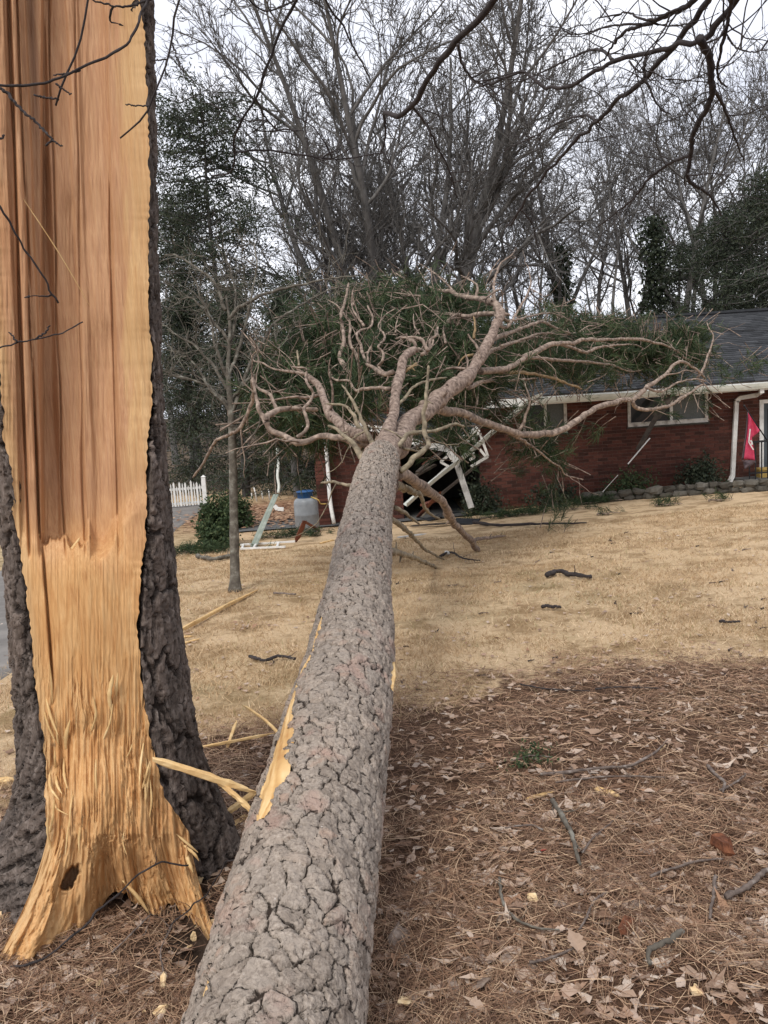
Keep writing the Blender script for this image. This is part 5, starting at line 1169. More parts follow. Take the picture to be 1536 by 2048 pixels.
# ivy sleeves for trunks
def ivy_mesh(seed, h, r, n, size=.16):
    rg_ = np.random.default_rng(seed); z = np.linspace(0, h, 50); cen = np.stack([r * .6 * np.sin(z * 1.3 + seed) * .3, 0 * z, z], 1)
    V, F, rd = leaf_cloud(cen, n, size, rg_, 1.3, np.array([r, r, .15])); return mesh_from("ivy", V, F, False, {"rnd": rd})
ivy_a = ivy_mesh(1, 9, .24, 5200); ivy_b = ivy_mesh(2, 10, .3, 6500)
far_spec = [(1130, 37, 'A', 1.0, .3, ivy_a, "tall straight bare tree with ivy sleeve, right of the fan-shaped tree"),
            (1312, 35, 'C', .95, 2.0, ivy_b, "bare tree with thick ivy on its leaning trunk above the roof ridge"),
            (1240, 46, 'B', 1.05, 1.0, None, "slender bare tree standing left of the ivy-clad leaning trunk"),
            (1045, 44, 'B', 1.0, 4.0, None, "thin dark bare tree close behind the fallen crown's right side"),
            (945, 41, 'A', .95, 2.6, None, "dark bare tree half hidden behind the fan-shaped tree's right stems"),
            (1420, 42, 'B', 1.1, .4, None, "many-branched bare tree near the right edge behind the evergreens"),
            (1510, 50, 'A', 1.05, 5.1, None, "bare tree at the far right edge of the wood"),
            (560, 33, 'B', .86, 2.2, None, "dark bare tree with three stems left of the fan-shaped tree"),
            (655, 40, 'A', .9, 4.4, None, "bare tree leaning left between the fan-shaped tree and the leafy tree"),
            (480, 44, 'C', .85, 3.3, None, "bare tree behind the leafy tree beside the split stump"),
            (1185, 58, 'C', 1.1, .9, None, "distant bare tree seen between two ivy-clad trunks"),
            (1370, 60, 'A', 1.1, 3.9, None, "distant pale bare tree right of the ivy-clad leaning trunk"),
            (880, 60, 'B', 1.1, 5.5, None, "distant bare tree seen through the fan-shaped tree"),
            (720, 58, 'C', 1.0, 1.9, None, "distant bare tree left of the fan-shaped tree's base"),
            (1600, 36, 'C', 1.0, 1.2, None, "bare tree reaching in from beyond the right edge"),
            (330, 48, 'A', .9, 1.2, None, "bare tree showing beside the split stump's edge"),
            (240, 40, 'B', .9, 2.9, None, "bare tree hidden behind the split stump"),
            (1080, 70, 'A', 1.1, 2.9, None, "farthest bare tree low between the central trunks"),
            (835, 44, 'A', 1.2, .2, None, "bare tree directly behind the fan-shaped tree's middle stems"),
            (690, 46, 'C', 1.2, 2.4, None, "bare tree close behind the fan-shaped tree's left stems"),
            (985, 50, 'B', 1.25, 3.1, None, "spreading bare tree behind the fallen leader's bent tip"),
            (600, 52, 'A', 1.15, 5.9, None, "bare tree far behind the young tree's crown"),
            (1275, 54, 'A', 1.15, .8, None, "bare tree just left of the ivy-clad leaning trunk, farther off"),
            (1465, 47, 'C', 1.15, 4.9, None, "bare tree rising out of the right-hand evergreens")]
meshes = {'A': (ta, ba), 'B': (tb_, bb_), 'C': (tcm, bcm)}
for px, Y, k, s, rz, iv, lab in far_spec:
    if px in (240, 480, 985, 600, 720): continue
    place_tree("bare_tree", lab, "tree", base(px, Y), *meshes[k], group="bare trees behind the house", rz=rz, s=s, extra=[("ivy", iv, 'evergreen')] if iv else None)
# evergreens
def evergreen(seed, h, r, n, size, bot=.05, droop=.1, conic=1.0):
    rg_ = np.random.default_rng(seed); nb_ = 170; z = h * (bot + (1 - bot) * rg_.random(nb_) ** .8); az = rg_.random(nb_) * 2 * np.pi
    prof_ = (1 - conic * (z / h)) ** .7 * (1 - .25 * conic) + .12; R_ = r * np.clip(prof_, .1, 1) * rg_.uniform(.45, 1.15, nb_)
    K = 7; f = np.linspace(0, 1, K)[None]
    P_ = np.stack([np.cos(az)[:, None] * R_[:, None] * f, np.sin(az)[:, None] * R_[:, None] * f, z[:, None] - droop * R_[:, None] * f**1.5 + .12 * np.sin(f * 6 + az[:, None])], -1)
    P_ = P_ + rg_.normal(0, .05, P_.shape); tm = MB(); t_ = np.linspace(-.3, h * .95, 12); tm.tube(np.stack([.06 * np.sin(t_), .05 * np.cos(t_ * .7), t_], 1), np.linspace(.16, .03, 12), 8)
    V, F = tubes(P_, np.repeat(np.linspace(.03, .008, K)[None], nb_, 0), 4); bmb = MB().add(V, [F])
    cen = P_[:, 2:].reshape(-1, 3); V, F, rd = leaf_cloud(cen, n, size, rg_, 3.4, np.array([.16, .16, .12]) * (h / 6) ** .4)
    return tm.mesh("trunk", True), bmb.mesh("branches", True), mesh_from("crown", V, F, False, {"rnd": rd})
ev1, ev2 = evergreen(31, 6.5, 2.4, 26000, .11), evergreen(32, 9, 3.0, 24000, .13, .12, .25, .7)
ev3 = evergreen(33, 14.5, 4.2, 30000, .15, .28, .0, .55)
ev_spec = [(372, 31, ev1, 1.15, 0, "dark evergreen beside the split stump, behind the picket fence"), (470, 27, ev1, 1.05, 1.4, "dark evergreen directly behind the young tree"), (575, 25.5, ev1, 1.0, 2.7, "dark evergreen behind the propane tank"),
           (690, 27.5, ev1, .98, 4.0, "dark evergreen behind the trunk's fork"), (800, 30, ev1, .9, 5.0, "low dark evergreen behind the fallen crown's centre"), (905, 29, ev1, .85, .7, "low dark evergreen behind the leaning leader"),
           (1450, 31, ev2, .98, .3, "tall dark evergreen above the right part of the roof"), (1555, 29, ev2, 1.08, 2.1, "tallest dark evergreen at the right edge above the roof"), (1360, 35, ev2, .95, 4.2, "dark evergreen next to the ivy-clad leaning trunk"),
           (1500, 40, ev2, 1.25, 5.2, "evergreen rising behind the roof's far right end"), (445, 31, ev3, 1.0, 1.1, "leafy dark tree rising beside the split stump into the sky"), (365, 34, ev3, .8, 3.0, "shorter leafy dark tree touching the split stump's edge"), (1010, 42, ev2, .5, 1.0, "small evergreen far behind the leader's tip")]
for px, Y, (a, b_, c), s, rz, lab in ev_spec:
    place_tree("evergreen_tree", lab, "tree", base(px, Y), a, b_, 'grey_bark', "evergreens round the house", rz, s, [("crown", c, 'evergreen')])
# far wood: one mass of twiggy growth and low scrub
rg = np.random.default_rng(77); n = 1400
fx_ = rg.uniform(-48, 60, n); fy_ = rg.uniform(62, 92, n); st = np.stack([fx_, fy_, ground_z(fx_, fy_) - .1], 1)
P_, R_, D_ = grow(st, unit(rg.normal(0, .22, (n, 3)) + [0, 0, 1]), rg.uniform(4, 9.5, n) * (1 + .5 * (rg.random(n) < .12)), rg.uniform(.02, .07, n), np.full(n, .012), 6, .15, .03, rg)
mb = MB(); V, F = tubes(P_, R_, 3); mb.add(V, [F])
st, d, L_, rr = children(P_, R_, D_, 6, .2, rg, .7, .35, np.full(n, 6.0)); P2_, R2_, _ = grow(st, d, L_, np.maximum(rr, .015), np.full(len(st), .01), 4, .25, .06, rg); V, F = tubes(P2_, R2_, 3); mb.add(V, [F])
obj("far_wood", mb.mesh("far_wood", True), M['far_twigs'], kind="stuff")

# young tree on the lawn
yb = G(470, 1183); yt = thing("young_tree", "slim young tree with pale lichened bark standing on the lawn left of the fallen trunk", "tree", loc=yb)
rg = np.random.default_rng(12); dY = float(gp(470, 1183))
tp = np.array([W(470, 1186, dY), W(470, 1150, dY), W(468, 1050, dY + .05), W(466, 930, dY + .05), W(462, 820, dY), W(456, 740, dY), W(460, 660, dY), W(452, 590, dY)]) - yb
pts = spline(tp, 50); t_ = np.linspace(0, 1, 50); rad = np.interp(t_, [0, .04, .1, .5, .62, 1], [.09, .066, .057, .048, .038, .010]) * (1 + .08 * noise(t_ * 30, 0, 0, 4))
mb = MB(); mb.tube(pts, rad, 12); mb.build("trunk", M['young_bark'], yt, True)
LBR = [[(464, 830), (440, 800), (400, 770), (360, 760), (325, 752)], [(462, 815), (430, 780), (390, 720), (368, 715)], [(464, 825), (485, 770), (520, 700), (560, 640), (640, 590), (720, 570)], [(458, 760), (440, 690), (420, 600), (385, 540)],
       [(458, 750), (480, 680), (500, 600), (510, 530), (505, 480)], [(460, 690), (430, 640), (390, 600), (350, 590)], [(462, 800), (500, 760), (530, 745), (560, 700), (620, 660)], [(455, 700), (470, 640), (460, 560), (440, 500)], [(466, 860), (490, 855), (510, 842)],
       [(456, 640), (490, 600), (560, 570), (640, 545), (690, 540)], [(464, 790), (430, 740), (380, 690), (335, 660)], [(452, 620), (420, 560), (360, 520), (330, 515)]]
for i, ln in enumerate(LBR):
    m_ = len(ln); off = rg.normal(0, .5); P_ = np.array([W(x, y, dY + off * k / m_) for k, (x, y) in enumerate(ln)]) - yb; n = 9 * m_; pts = spline(P_, n); pts[1:] += np.cumsum(rg.normal(0, .006, (n - 1, 3)), 0)
    mb = MB(); mb.tube(pts, np.linspace(.024 if i != 2 else .03, .006, n), 6)
    tw, tr_ = side_twigs(pts, 10, (.3, 1.0), .005, rg, .26, .25); V, F = tubes(tw, tr_, 4); mb.add(V, [F])
    q = tw[:, 2:].reshape(-1, 3); d = unit(rg.normal(0, 1, (60, 3)) + [0, 0, .3]); s_ = q[rg.integers(0, len(q), 60)]; P3_, R3_, _ = grow(s_, d, rg.uniform(.12, .4, 60), np.full(60, .0045), np.full(60, .0025), 5, .3, .05, rg); V, F = tubes(P3_, R3_, 3); mb.add(V, [F])
    mb.build("branch", M['young_bark'], yt, True)

# shrubs
def shrub(label, px, py, rx, ry, rz_, n, size, name="shrub", mat='shrub', cat="shrub", Y=None, group=None):
    p = G(px, py)
    if p[1] > 17.0 and 'ivy' not in name: X_ = WY(px, py, 16.95)[0]; p = np.array([X_, 16.95, float(ground_z(X_, 16.95))])
    rg_ = np.random.default_rng(int(px * 7 + py)); t_ = thing(name, label, cat, group, loc=p)
    k = 60; c = unit(rg_.normal(0, 1, (k, 3))) * (rg_.random((k, 1)) ** .5) * np.array([rx, ry, rz_]); c[:, 2] = np.abs(c[:, 2]) + .08
    V, F, rd = leaf_cloud(c, n, size, rg_, 1.7, np.array([rx, ry, rz_]) * .16); V[:, 2] = np.maximum(V[:, 2], -.05); obj("foliage", mesh_from("foliage", V, F, False, {"rnd": rd}), M[mat], t_)
    st = np.zeros((26, 3)) + rg_.normal(0, .04, (26, 3)); e = c[rg_.integers(0, k, 26)]; P_ = np.stack([st, st * .5 + e * .5 + rg_.normal(0, .04, (26, 3)), e], 1); V, F = tubes(P_, np.repeat(np.array([[.012, .008, .004]]), 26, 0), 4); MB().add(V, [F]).build("stems", M['twig'], t_, True)
shrub("sparse reddish-green shrub below the large window", 1262, 990, .6, .3, .55, 1500, .06)
shrub("dark rounded shrub beside the downspout", 1405, 975, .5, .3, .6, 2600, .07, mat='evergreen')
shrub("dark shrub behind the thick white standing board", 962, 1024, .45, .3, .65, 2600, .07, mat='evergreen')
shrub("dark shrub against the wall under the slender hanging limb", 1100, 1012, .6, .3, .4, 900, .08, mat='evergreen')
shrub("mound of ivy beside the young tree at the driveway's edge", 440, 1092, .36, .45, .72, 6000, .075, "ivy_mound")
shrub("leafy clump behind the ivy mound", 472, 1058, .4, .5, .7, 4000, .075, "ivy_mound")
def bough(label, px, py, rx, ry, n):
    p = G(px, py); rg_ = np.random.default_rng(int(px + py)); t_ = thing("fallen_pine_bough", label, "pine branch", "loose pine boughs on the ground", loc=p)
    q = rg_.normal(0, 1, (n, 3)) * np.array([rx, ry, .03]) * .5; q[:, 2] = np.abs(q[:, 2]) + .02 + .10 * rg_.random(n); q[:, 2] += ground_z(p[0] + q[:, 0], p[1] + q[:, 1]) - p[2]
    V, F, rd = needle_mesh("n", q, unit(rg_.normal(0, 1, (n, 3)) * [1, 1, .3]), 18, .15, .008, rg_); V[:, 2] = np.maximum(V[:, 2], ground_z(p[0] + V[:, 0], p[1] + V[:, 1]) - p[2] + .005); obj("needles", mesh_from("needles", V, F, False, {"rnd": rd}), M['needles'], t_)
    a = np.stack([np.linspace(-rx, rx, 12), .1 * np.sin(np.arange(12)), 0 * np.arange(12)], 1); a[:, 2] = ground_z(p[0] + a[:, 0], p[1] + a[:, 1]) - p[2] + .035; MB().tube(a, np.linspace(.02, .006, 12), 6).build("stem", M['limb'], t_, True)
bough("green pine bough on the ground at the foot of the ivy mound", 400, 1105, .7, .35, 110)
bough("green pine bough on the grass in front of the awning frame", 580, 1075, .6, .25, 60)
bough("long heap of pine boughs along the bed right of the white standing board", 1060, 1030, 1.0, .25, 110)
bough("pine bough heap at the left end of the stone edging", 1185, 1008, .6, .22, 60)
bough("lone green pine tuft on the lawn before the stone edging", 1337, 1012, .22, .1, 16)
bough("small brown-green tuft on the lawn near the downspout", 1440, 1003, .2, .08, 9)
bough("small pine tuft on the lawn left of the lone green tuft", 1215, 1030, .18, .1, 7)

# tree overhead: trunk stands right of the viewer, limbs reach over the yard
oh = thing("overhanging_tree", "dark bare limbs with twigs hanging into view from overhead", "tree", loc=(3.6, .2, 0)); ol = np.array(oh.location)
rg = np.random.default_rng(4)
hub = np.array([3.3, .5, 5.6])
mb = MB(); tt = spline(np.array([[3.6, .2, -.3], [3.55, .25, 2], [3.4, .4, 4.2], hub, [3.0, .9, 7.5], [2.8, 1.2, 9.5]]), 30); mb.tube(tt - ol, np.linspace(.24, .07, 30), 14); mb.build("trunk", M['grey_bark'], oh, True)
def ocurve(pts, d0, d1, r0, r1, twigs=6, tl=(.2, .6), root=None, up=.05, name="limb", buds=False, tw_r=.004):
    m_ = len(pts); ds = np.linspace(d0, d1, m_); P_ = [W(x, y, d) for (x, y), d in zip(pts, ds)]
    nroot = 0
    if root is not None:
        rt = [np.asarray(r_, float) for r_ in root]; rt += [rt[-1] * (1 - f_) + P_[0] * f_ for f_ in (.35, .65, .88)]; nroot = 12 * len(rt); P_ = rt + P_
    pts3 = spline(np.array(P_), 12 * len(P_)); n = len(pts3)
    ka = .25 * r0 + .002; pts3 = pts3 + ka * np.stack([noise(np.arange(n) * .55, d0 * 7 + k, pts[0][0], 3) for k in range(3)], 1)
    vis = np.arange(n) / (n - 1); rad = np.linspace(r0, r1, n) * .72 * (1 + .1 * noise(vis * n * .5, d0, 0, 2)); rad[::9] *= 1.12
    mb = MB(); mb.tube(pts3 - ol, rad, 8)
    if twigs:
        tw, tr_ = side_twigs(pts3[nroot:], twigs, tl, tw_r, rg, .22, up); V, F = tubes(tw, tr_, 4); mb.add(V - ol, [F])
        q = tw[:, -1]; V, F = tubes(np.stack([q, q + unit(tw[:, -1] - tw[:, -2]) * .012], 1), np.tile([[.0032, .0012]], (len(q), 1)), 5); mb.add(V - ol, [F])
    mb.build(name, M['dark_branch'], oh, True)
    return pts3
o8 = lambda x, y: (x / 2 + 768, y / 2)
# right side limbs (crop at 2x from x=768)
ocurve([o8(1430, -60), o8(1380, 40), o8(1270, 155), o8(1150, 185), o8(1000, 225), o8(880, 262), o8(740, 350), o8(640, 345), o8(540, 290), o8(440, 330), o8(370, 335), o8(320, 260), o8(295, 190)], 3.4, 5.2, .045, .006, 22, (.25, .8), [hub, (2.9, 1.6, 5.0)])
ocurve([o8(1330, -60), o8(1260, 60), o8(1160, 180), o8(1060, 300), o8(930, 410), o8(850, 490), o8(760, 570), o8(680, 660), o8(580, 780), o8(520, 880), o8(490, 910)], 3.6, 6.0, .042, .010, 24, (.3, .9), [hub, (2.8, 1.8, 5.2)])
ocurve([o8(1265, 155), o8(1300, 230), o8(1312, 350), o8(1290, 440), o8(1240, 530), o8(1225, 620), o8(1218, 720), o8(1270, 755), o8(1310, 790), o8(1350, 860)], 3.55, 4.6, .026, .006, 10, (.2, .7))
ocurve([o8(1320, 360), o8(1360, 430), o8(1400, 540), o8(1440, 640)], 3.8, 4.4, .014, .005, 6)
ocurve([o8(1225, 622), o8(1150, 650), o8(1060, 715), o8(1000, 790), o8(930, 850), o8(850, 910)], 4.3, 5.3, .014, .005, 10)
ocurve([o8(1400, -40), o8(1380, 60), o8(1350, 190), o8(1335, 300), o8(1370, 350)], 3.2, 3.6, .014, .005, 6)
ocurve([o8(850, 480), o8(800, 460), o8(700, 490), o8(600, 545), o8(480, 600)], 4.9, 6.2, .014, .004, 12)
ocurve([o8(1048, 215), o8(1040, 290), o8(1060, 350), o8(1100, 430), o8(1150, 460)], 4.1, 4.2, .014, .004, 4)
ocurve([o8(915, 240), o8(880, 205), o8(830, 200), o8(740, 235), o8(640, 285), o8(560, 320), o8(470, 340)], 4.2, 5.4, .014, .004, 12)
ocurve([o8(1280, -30), o8(1180, 40), o8(1050, 95), o8(960, 130), o8(910, 190), o8(880, 245)], 3.2, 4.0, .018, .005, 8)
ocurve([o8(1180, 35), o8(1060, 80), o8(965, 50), o8(890, 92)], 3.3, 3.7, .009, .004, 5)
ocurve([o8(1030, 95), o8(900, 105), o8(800, 135), o8(720, 138)], 3.5, 4.0, .008, .003, 4)
ocurve([o8(1375, 150), o8(1410, 190), o8(1470, 208), o8(1530, 200)], 3.4, 3.2, .006, .003, 3)
ocurve([o8(550, 840), o8(590, 890), o8(610, 960), o8(630, 1050)], 5.9, 6.4, .01, .004, 5)
ocurve([o8(980, 245), o8(1020, 285), o8(1075, 290), o8(1170, 340)], 4.2, 4.1, .008, .003, 5)
# middle limb that crosses the fan tree
ocurve([o8(480, -60), o8(400, 50), o8(300, 150), o8(220, 250), o8(170, 330), o8(120, 410), o8(60, 460), o8(0, 455)], 3.8, 4.8, .036, .02, 10, (.3, .9), [hub, (2.2, 2.0, 5.4)])
ocurve([o8(0, 455), o8(5, 540), o8(-20, 640)], 4.8, 5.0, .012, .005, 4)
ocurve([o8(110, 425), o8(160, 480), o8(210, 580), o8(260, 680), o8(290, 790)], 4.75, 5.4, .013, .005, 8)
ocurve([o8(295, 180), o8(310, 250), o8(350, 310), o8(410, 345)], 4.0, 4.3, .010, .004, 4)
# limb at centre left
ocurve([(610, -40), (580, 20), (545, 100), (515, 190), (480, 250), (466, 285), (470, 325), (460, 345), (425, 350)], 3.2, 3.9, .024, .006, 7, (.2, .6), [hub, (1.6, 2.0, 5.2), (.3, 2.6, 4.6)])
ocurve([(512, 198), (535, 240), (560, 262), (605, 260)], 3.6, 3.9, .007, .003, 4)
ocurve([(470, 305), (530, 300), (600, 310), (680, 318), (768, 305)], 3.8, 4.3, .008, .004, 10)
ocurve([(640, -40), (690, 60), (715, 110), (740, 160)], 3.4, 4.0, .012, .005, 8, (.2, .6), [(1.2, 2.4, 5.2)])
ocurve([(470, -30), (520, 18), (560, 15), (600, -5)], 3.1, 3.3, .006, .003, 3)
ocurve([(468, -5), (455, 20), (440, 36)], 3.0, 3.0, .004, .002, 0)
# near twigs in front of the split trunk
lim = [hub, (1.4, 1.6, 5.2), (-.2, 1.9, 4.4)]
ocurve([(372, -60), (350, 30), (345, 80), (325, 150), (300, 215), (270, 250), (240, 276)], 2.1, 2.25, .009, .0035, 3, (.05, .2), lim, tw_r=.003)
ocurve([(345, 85), (355, 115), (366, 144)], 2.15, 2.15, .004, .002, 0)
ocurve([(335, 118), (318, 120), (300, 121)], 2.17, 2.17, .0032, .002, 0)
ocurve([(300, 212), (270, 211), (251, 208)], 2.2, 2.2, .0032, .0025, 0)
ocurve([(178, -50), (170, 10), (160, 70), (140, 130), (122, 185), (113, 213)], 1.9, 2.0, .008, .0035, 2, (.04, .12), [hub, (1.2, 1.4, 5.2), (-.4, 1.6, 4.2)], tw_r=.003)
ocurve([(115, 197), (85, 194), (68, 189)], 2.0, 2.0, .0032, .003, 0)
ocurve([(300, -10), (286, 20), (262, 78), (220, 108), (165, 135), (110, 160), (50, 172), (0, 172), (-60, 165)], 1.95, 1.8, .0038, .0042, 2, (.05, .15), [(.1, 1.9, 3.9)], tw_r=.003)
ocurve([(160, 140), (130, 147), (106, 150)], 1.92, 1.95, .004, .002, 0)
ocurve([(110, 165), (125, 178), (144, 190)], 1.9, 1.9, .0035, .002, 0)
ocurve([(2, 174), (40, 215), (85, 258), (104, 280), (92, 292)], 1.82, 1.8, .005, .003, 1, (.03, .06), tw_r=.0025)
ocurve([(104, 280), (115, 287), (124, 292)], 1.8, 1.8, .003, .002, 0)
ocurve([(185, 0), (225, 10), (260, 12), (300, 0), (330, -20)], 2.0, 2.1, .003, .005, 1, (.05, .1))
ocurve([(-60, 340), (0, 412), (25, 455), (50, 498), (85, 555), (116, 608)], 1.7, 1.85, .006, .003, 2, (.03, .08), [(-.9, 1.4, 3.2)], tw_r=.0025)
ocurve([(-60, 720), (0, 696), (45, 682), (75, 676), (120, 668), (165, 645)], 1.75, 1.9, .005, .002, 0, root=[(-1.3, 1.3, 2.4)])
ocurve([(72, 677), (90, 665), (100, 650)], 1.8, 1.8, .0032, .002, 0)
ocurve([(35, 684), (25, 672), (17, 665)], 1.8, 1.8, .0028, .0018, 0)
ocurve([(-30, 300), (0, 278), (10, 270)], 1.75, 1.75, .004, .003, 0)
# ================================================================ LITTER
def surf_z(X, Y):
    return ground_z(X, Y) + litter_mask(X, Y) * 0.018 * fbm(X * 9, Y * 9, 0, 8, 2) * (np.asarray(Y) < 7)
qr = np.random.default_rng(99)
def scatter(n, y0, y1, mask_fn, x_off=0.0):
    """points inside the field of view, denser near, kept by mask probability"""
    Y = y0 + (y1 - y0) * qr.random(n * 2) ** 1.35; X = (qr.random(n * 2) * 2 - 1) * (0.54 * Y + .7)
    k = qr.random(n * 2) < mask_fn(X, Y); return X[k][:n], Y[k][:n]
# pine straw
X, Y = scatter(70000, 1.25, 5.6, lambda X, Y: np.clip(litter_mask(X, Y) * 1.1 - .04, 0, 1) * (np.hypot(X + 1.0, Y - 2.97) > .36) * np.clip(1.1 - 1.3 * np.exp(-((X - HOLE[0]) / .2)**2 - ((Y - HOLE[1] - .03) / .2)**2), 0, 1) * (.35 + .65 * (fbm(X * 1.6, Y * 1.6, 0, 61, 3) > -.12)))
n = len(X); az = qr.random(n) * 2 * np.pi; L = qr.uniform(.07, .19, n); d = np.stack([np.cos(az), np.sin(az), qr.normal(0, .10, n)], 1); s = np.stack([-np.sin(az), np.cos(az), qr.normal(0, .5, n)], 1)
z = surf_z(X, Y) + qr.uniform(.002, .022, n) + .02 * np.clip(fbm(X * 5, Y * 5, 0, 62, 2), 0, 1); c = np.stack([X, Y, z], 1); bow = qr.normal(0, .16, n)
wv = (.0010 + .00028 * Y)[:, None] * .5 * s
P0, P1, P2_ = c - d * (L / 2)[:, None], c + s * (bow * L)[:, None] * np.array([1, 1, .2]) + [0, 0, .004], c + d * (L / 2)[:, None]
V = np.stack([P0 - wv, P0 + wv, P1 - wv, P1 + wv, P2_ - wv * .5, P2_ + wv * .5], 1).reshape(-1, 3); b_ = np.arange(n)[:, None] * 6
F = np.concatenate([np.concatenate([b_, b_ + 1, b_ + 3, b_ + 2], 1), np.concatenate([b_ + 2, b_ + 3, b_ + 5, b_ + 4], 1)])
obj("pine_straw", mesh_from("pine_straw", V, [F], False, {"rnd": np.repeat(qr.random(n), 6)}), M['straw'], label="brown pine straw carpeting the foreground bed", cat="pine straw", kind="stuff")
# dormant grass
X, Y = scatter(90000, 3.2, 13.5, lambda X, Y: np.clip(1 - litter_mask(X, Y) * 1.25, 0, 1) * (.25 + .75 * sstep(-.25, .1, fbm(X * 1.3, Y * 2.2, 0, 66, 3))) * (X > -3.0 - .12 * (Y - 5)))
n = len(X); h_ = qr.uniform(.018, .05, n); az = qr.random(n) * 2 * np.pi; ln_ = qr.normal(0, 1.0, (n, 2)) * h_[:, None] * .9
c = np.stack([X, Y, surf_z(X, Y)], 1); s = np.stack([np.cos(az), np.sin(az), 0 * az], 1) * (.0012 + .00035 * Y)[:, None]
tip = c + np.concatenate([ln_, h_[:, None]], 1)
V = np.stack([c - s, c + s, tip], 1).reshape(-1, 3); b_ = np.arange(n)[:, None] * 3
gn = noise(X * .8, Y * .8, 0, 63); pt = .5 + .62 * fbm(X * .55, Y * 1.1, 0, 64, 3) + .35 * noise(X * 2.5, Y * 4, 0, 65)
obj("dormant_grass", mesh_from("dormant_grass", V, [np.concatenate([b_, b_ + 1, b_ + 2], 1)], False, {"rnd": np.repeat(np.clip(np.clip(qr.random(n) * .5 + pt * .5, 0, .93) + (gn > .45) * (qr.random(n) < .35) * .2, 0, .999), 3)}), M['deadgrass'], label="dormant tan lawn grass between the bed and the house", cat="grass", kind="stuff")
# leaves
def leaf_mesh(seed, lobes):
    r_ = np.random.default_rng(seed); m_ = 18; a = np.arange(m_) * 2 * np.pi / m_
    rad = np.where(np.abs(np.sin(a)) > .15, .42, 1) * (.62 + .38 * np.abs(np.cos(a))) * (1 + .14 * lobes * np.cos(a * 7) + r_.normal(0, .05, m_))
    x, y = rad * np.cos(a), rad * np.sin(a) * 1.1; cz = r_.uniform(-.5, .8); fz = r_.uniform(.1, .9); tw_ = r_.normal(0, .5)
    V = [(0, 0, 0)]
    for k in (.55, 1.0): V += [(x_ * k, y_ * k, cz * (x_ * k)**2 + fz * abs(y_ * k) + tw_ * x_ * y_ * k * k + r_.normal(0, .03)) for x_, y_ in zip(x, y)]
    i = np.arange(m_); i2 = (i + 1) % m_
    V = np.array(V); V[:, 2] -= V[:, 2].min(); V /= 2.0
    return V, [np.stack([0 * i, 1 + i, 1 + i2], -1), np.stack([1 + i, 1 + m_ + i, 1 + m_ + i2, 1 + i2], -1)]
LV = [leaf_mesh(k, [1, 0, .8, .2, 1.1, 0][k % 6]) for k in range(10)]
LM_ = [mesh_from("fallen_leaf", V, F, True, {"rnd": np.zeros(len(V))}) for V, F in LV]
for me in LM_: me.materials.append(M['leaf'])
def put_leaf(x, y, size, label, group):
    o = bpy.data.objects.new("fallen_leaf", LM_[qr.integers(len(LM_))]); col.objects.link(o)
    o.location = (float(x), float(y), float(surf_z(x, y)) + .012); o.rotation_euler = (qr.normal(0, .22), qr.normal(0, .22), qr.random() * 6.28); o.scale = (size, size * qr.uniform(.7, 1.1), size)
    o["label"] = label; o["category"] = "leaf"; o["group"] = group
def trunk_x(y): s_ = (y - T0[1]) / TA[1]; return T0[0] + TA[0] * s_
cnt = 0
while cnt < 230:
    py = 1400 + 640 * qr.random() ** 1.35; px = qr.uniform(790, 1530); p = G(px, py)
    put_leaf(p[0], p[1], float(np.clip(qr.lognormal(-2.65, .32), .04, .15)), "dry curled leaf lying on the pine straw right of the fallen trunk", "fallen leaves on the pine straw"); cnt += 1
for _ in range(34):
    p = G(qr.uniform(10, 420), qr.uniform(1790, 2040)); 
    if p[0] < trunk_x(p[1]) - .24: put_leaf(p[0], p[1], qr.uniform(.04, .08), "dry leaf in the dark litter between the stump and the trunk's near end", "fallen leaves beside the stump")
for _ in range(40):
    p = G(qr.uniform(800, 1530), qr.uniform(1180, 1390)); put_leaf(p[0], p[1], qr.uniform(.05, .10), "dry leaf lying loose on the tan lawn", "fallen leaves on the lawn")
# small leaf litter nobody could count
mb = MB(); X, Y = scatter(6500, 1.3, 12, lambda X, Y: np.clip(litter_mask(X, Y) * .85 + .15, 0, 1)); sz = qr.uniform(.012, .032, len(X)); Z = surf_z(X, Y) + .012
tri = np.array([[0, 0, 0], [1, .5, .12], [.3, 1, .25], [-.8, .7, .05], [-.6, -.5, .2]])
az = qr.random(len(X)) * 6.28; ca, sa = np.cos(az), np.sin(az); n = len(X)
t3 = tri[None] * sz[:, None, None] * qr.uniform(.6, 1.3, (n, 5, 1)); V = np.stack([t3[..., 0] * ca[:, None] - t3[..., 1] * sa[:, None] + X[:, None], t3[..., 0] * sa[:, None] + t3[..., 1] * ca[:, None] + Y[:, None], t3[..., 2] + Z[:, None]], -1).reshape(-1, 3)
b_ = np.arange(n)[:, None] * 5; F = [np.concatenate([b_, b_ + 1, b_ + 2, b_ + 3], 1), np.concatenate([b_, b_ + 3, b_ + 4], 1)]
obj("leaf_litter", mesh_from("leaf_litter", V, F, False, {"rnd": np.repeat(qr.random(n), 5)}), M['leaf'], label="small broken leaf crumbs strewn over straw and lawn", cat="leaf litter", kind="stuff")
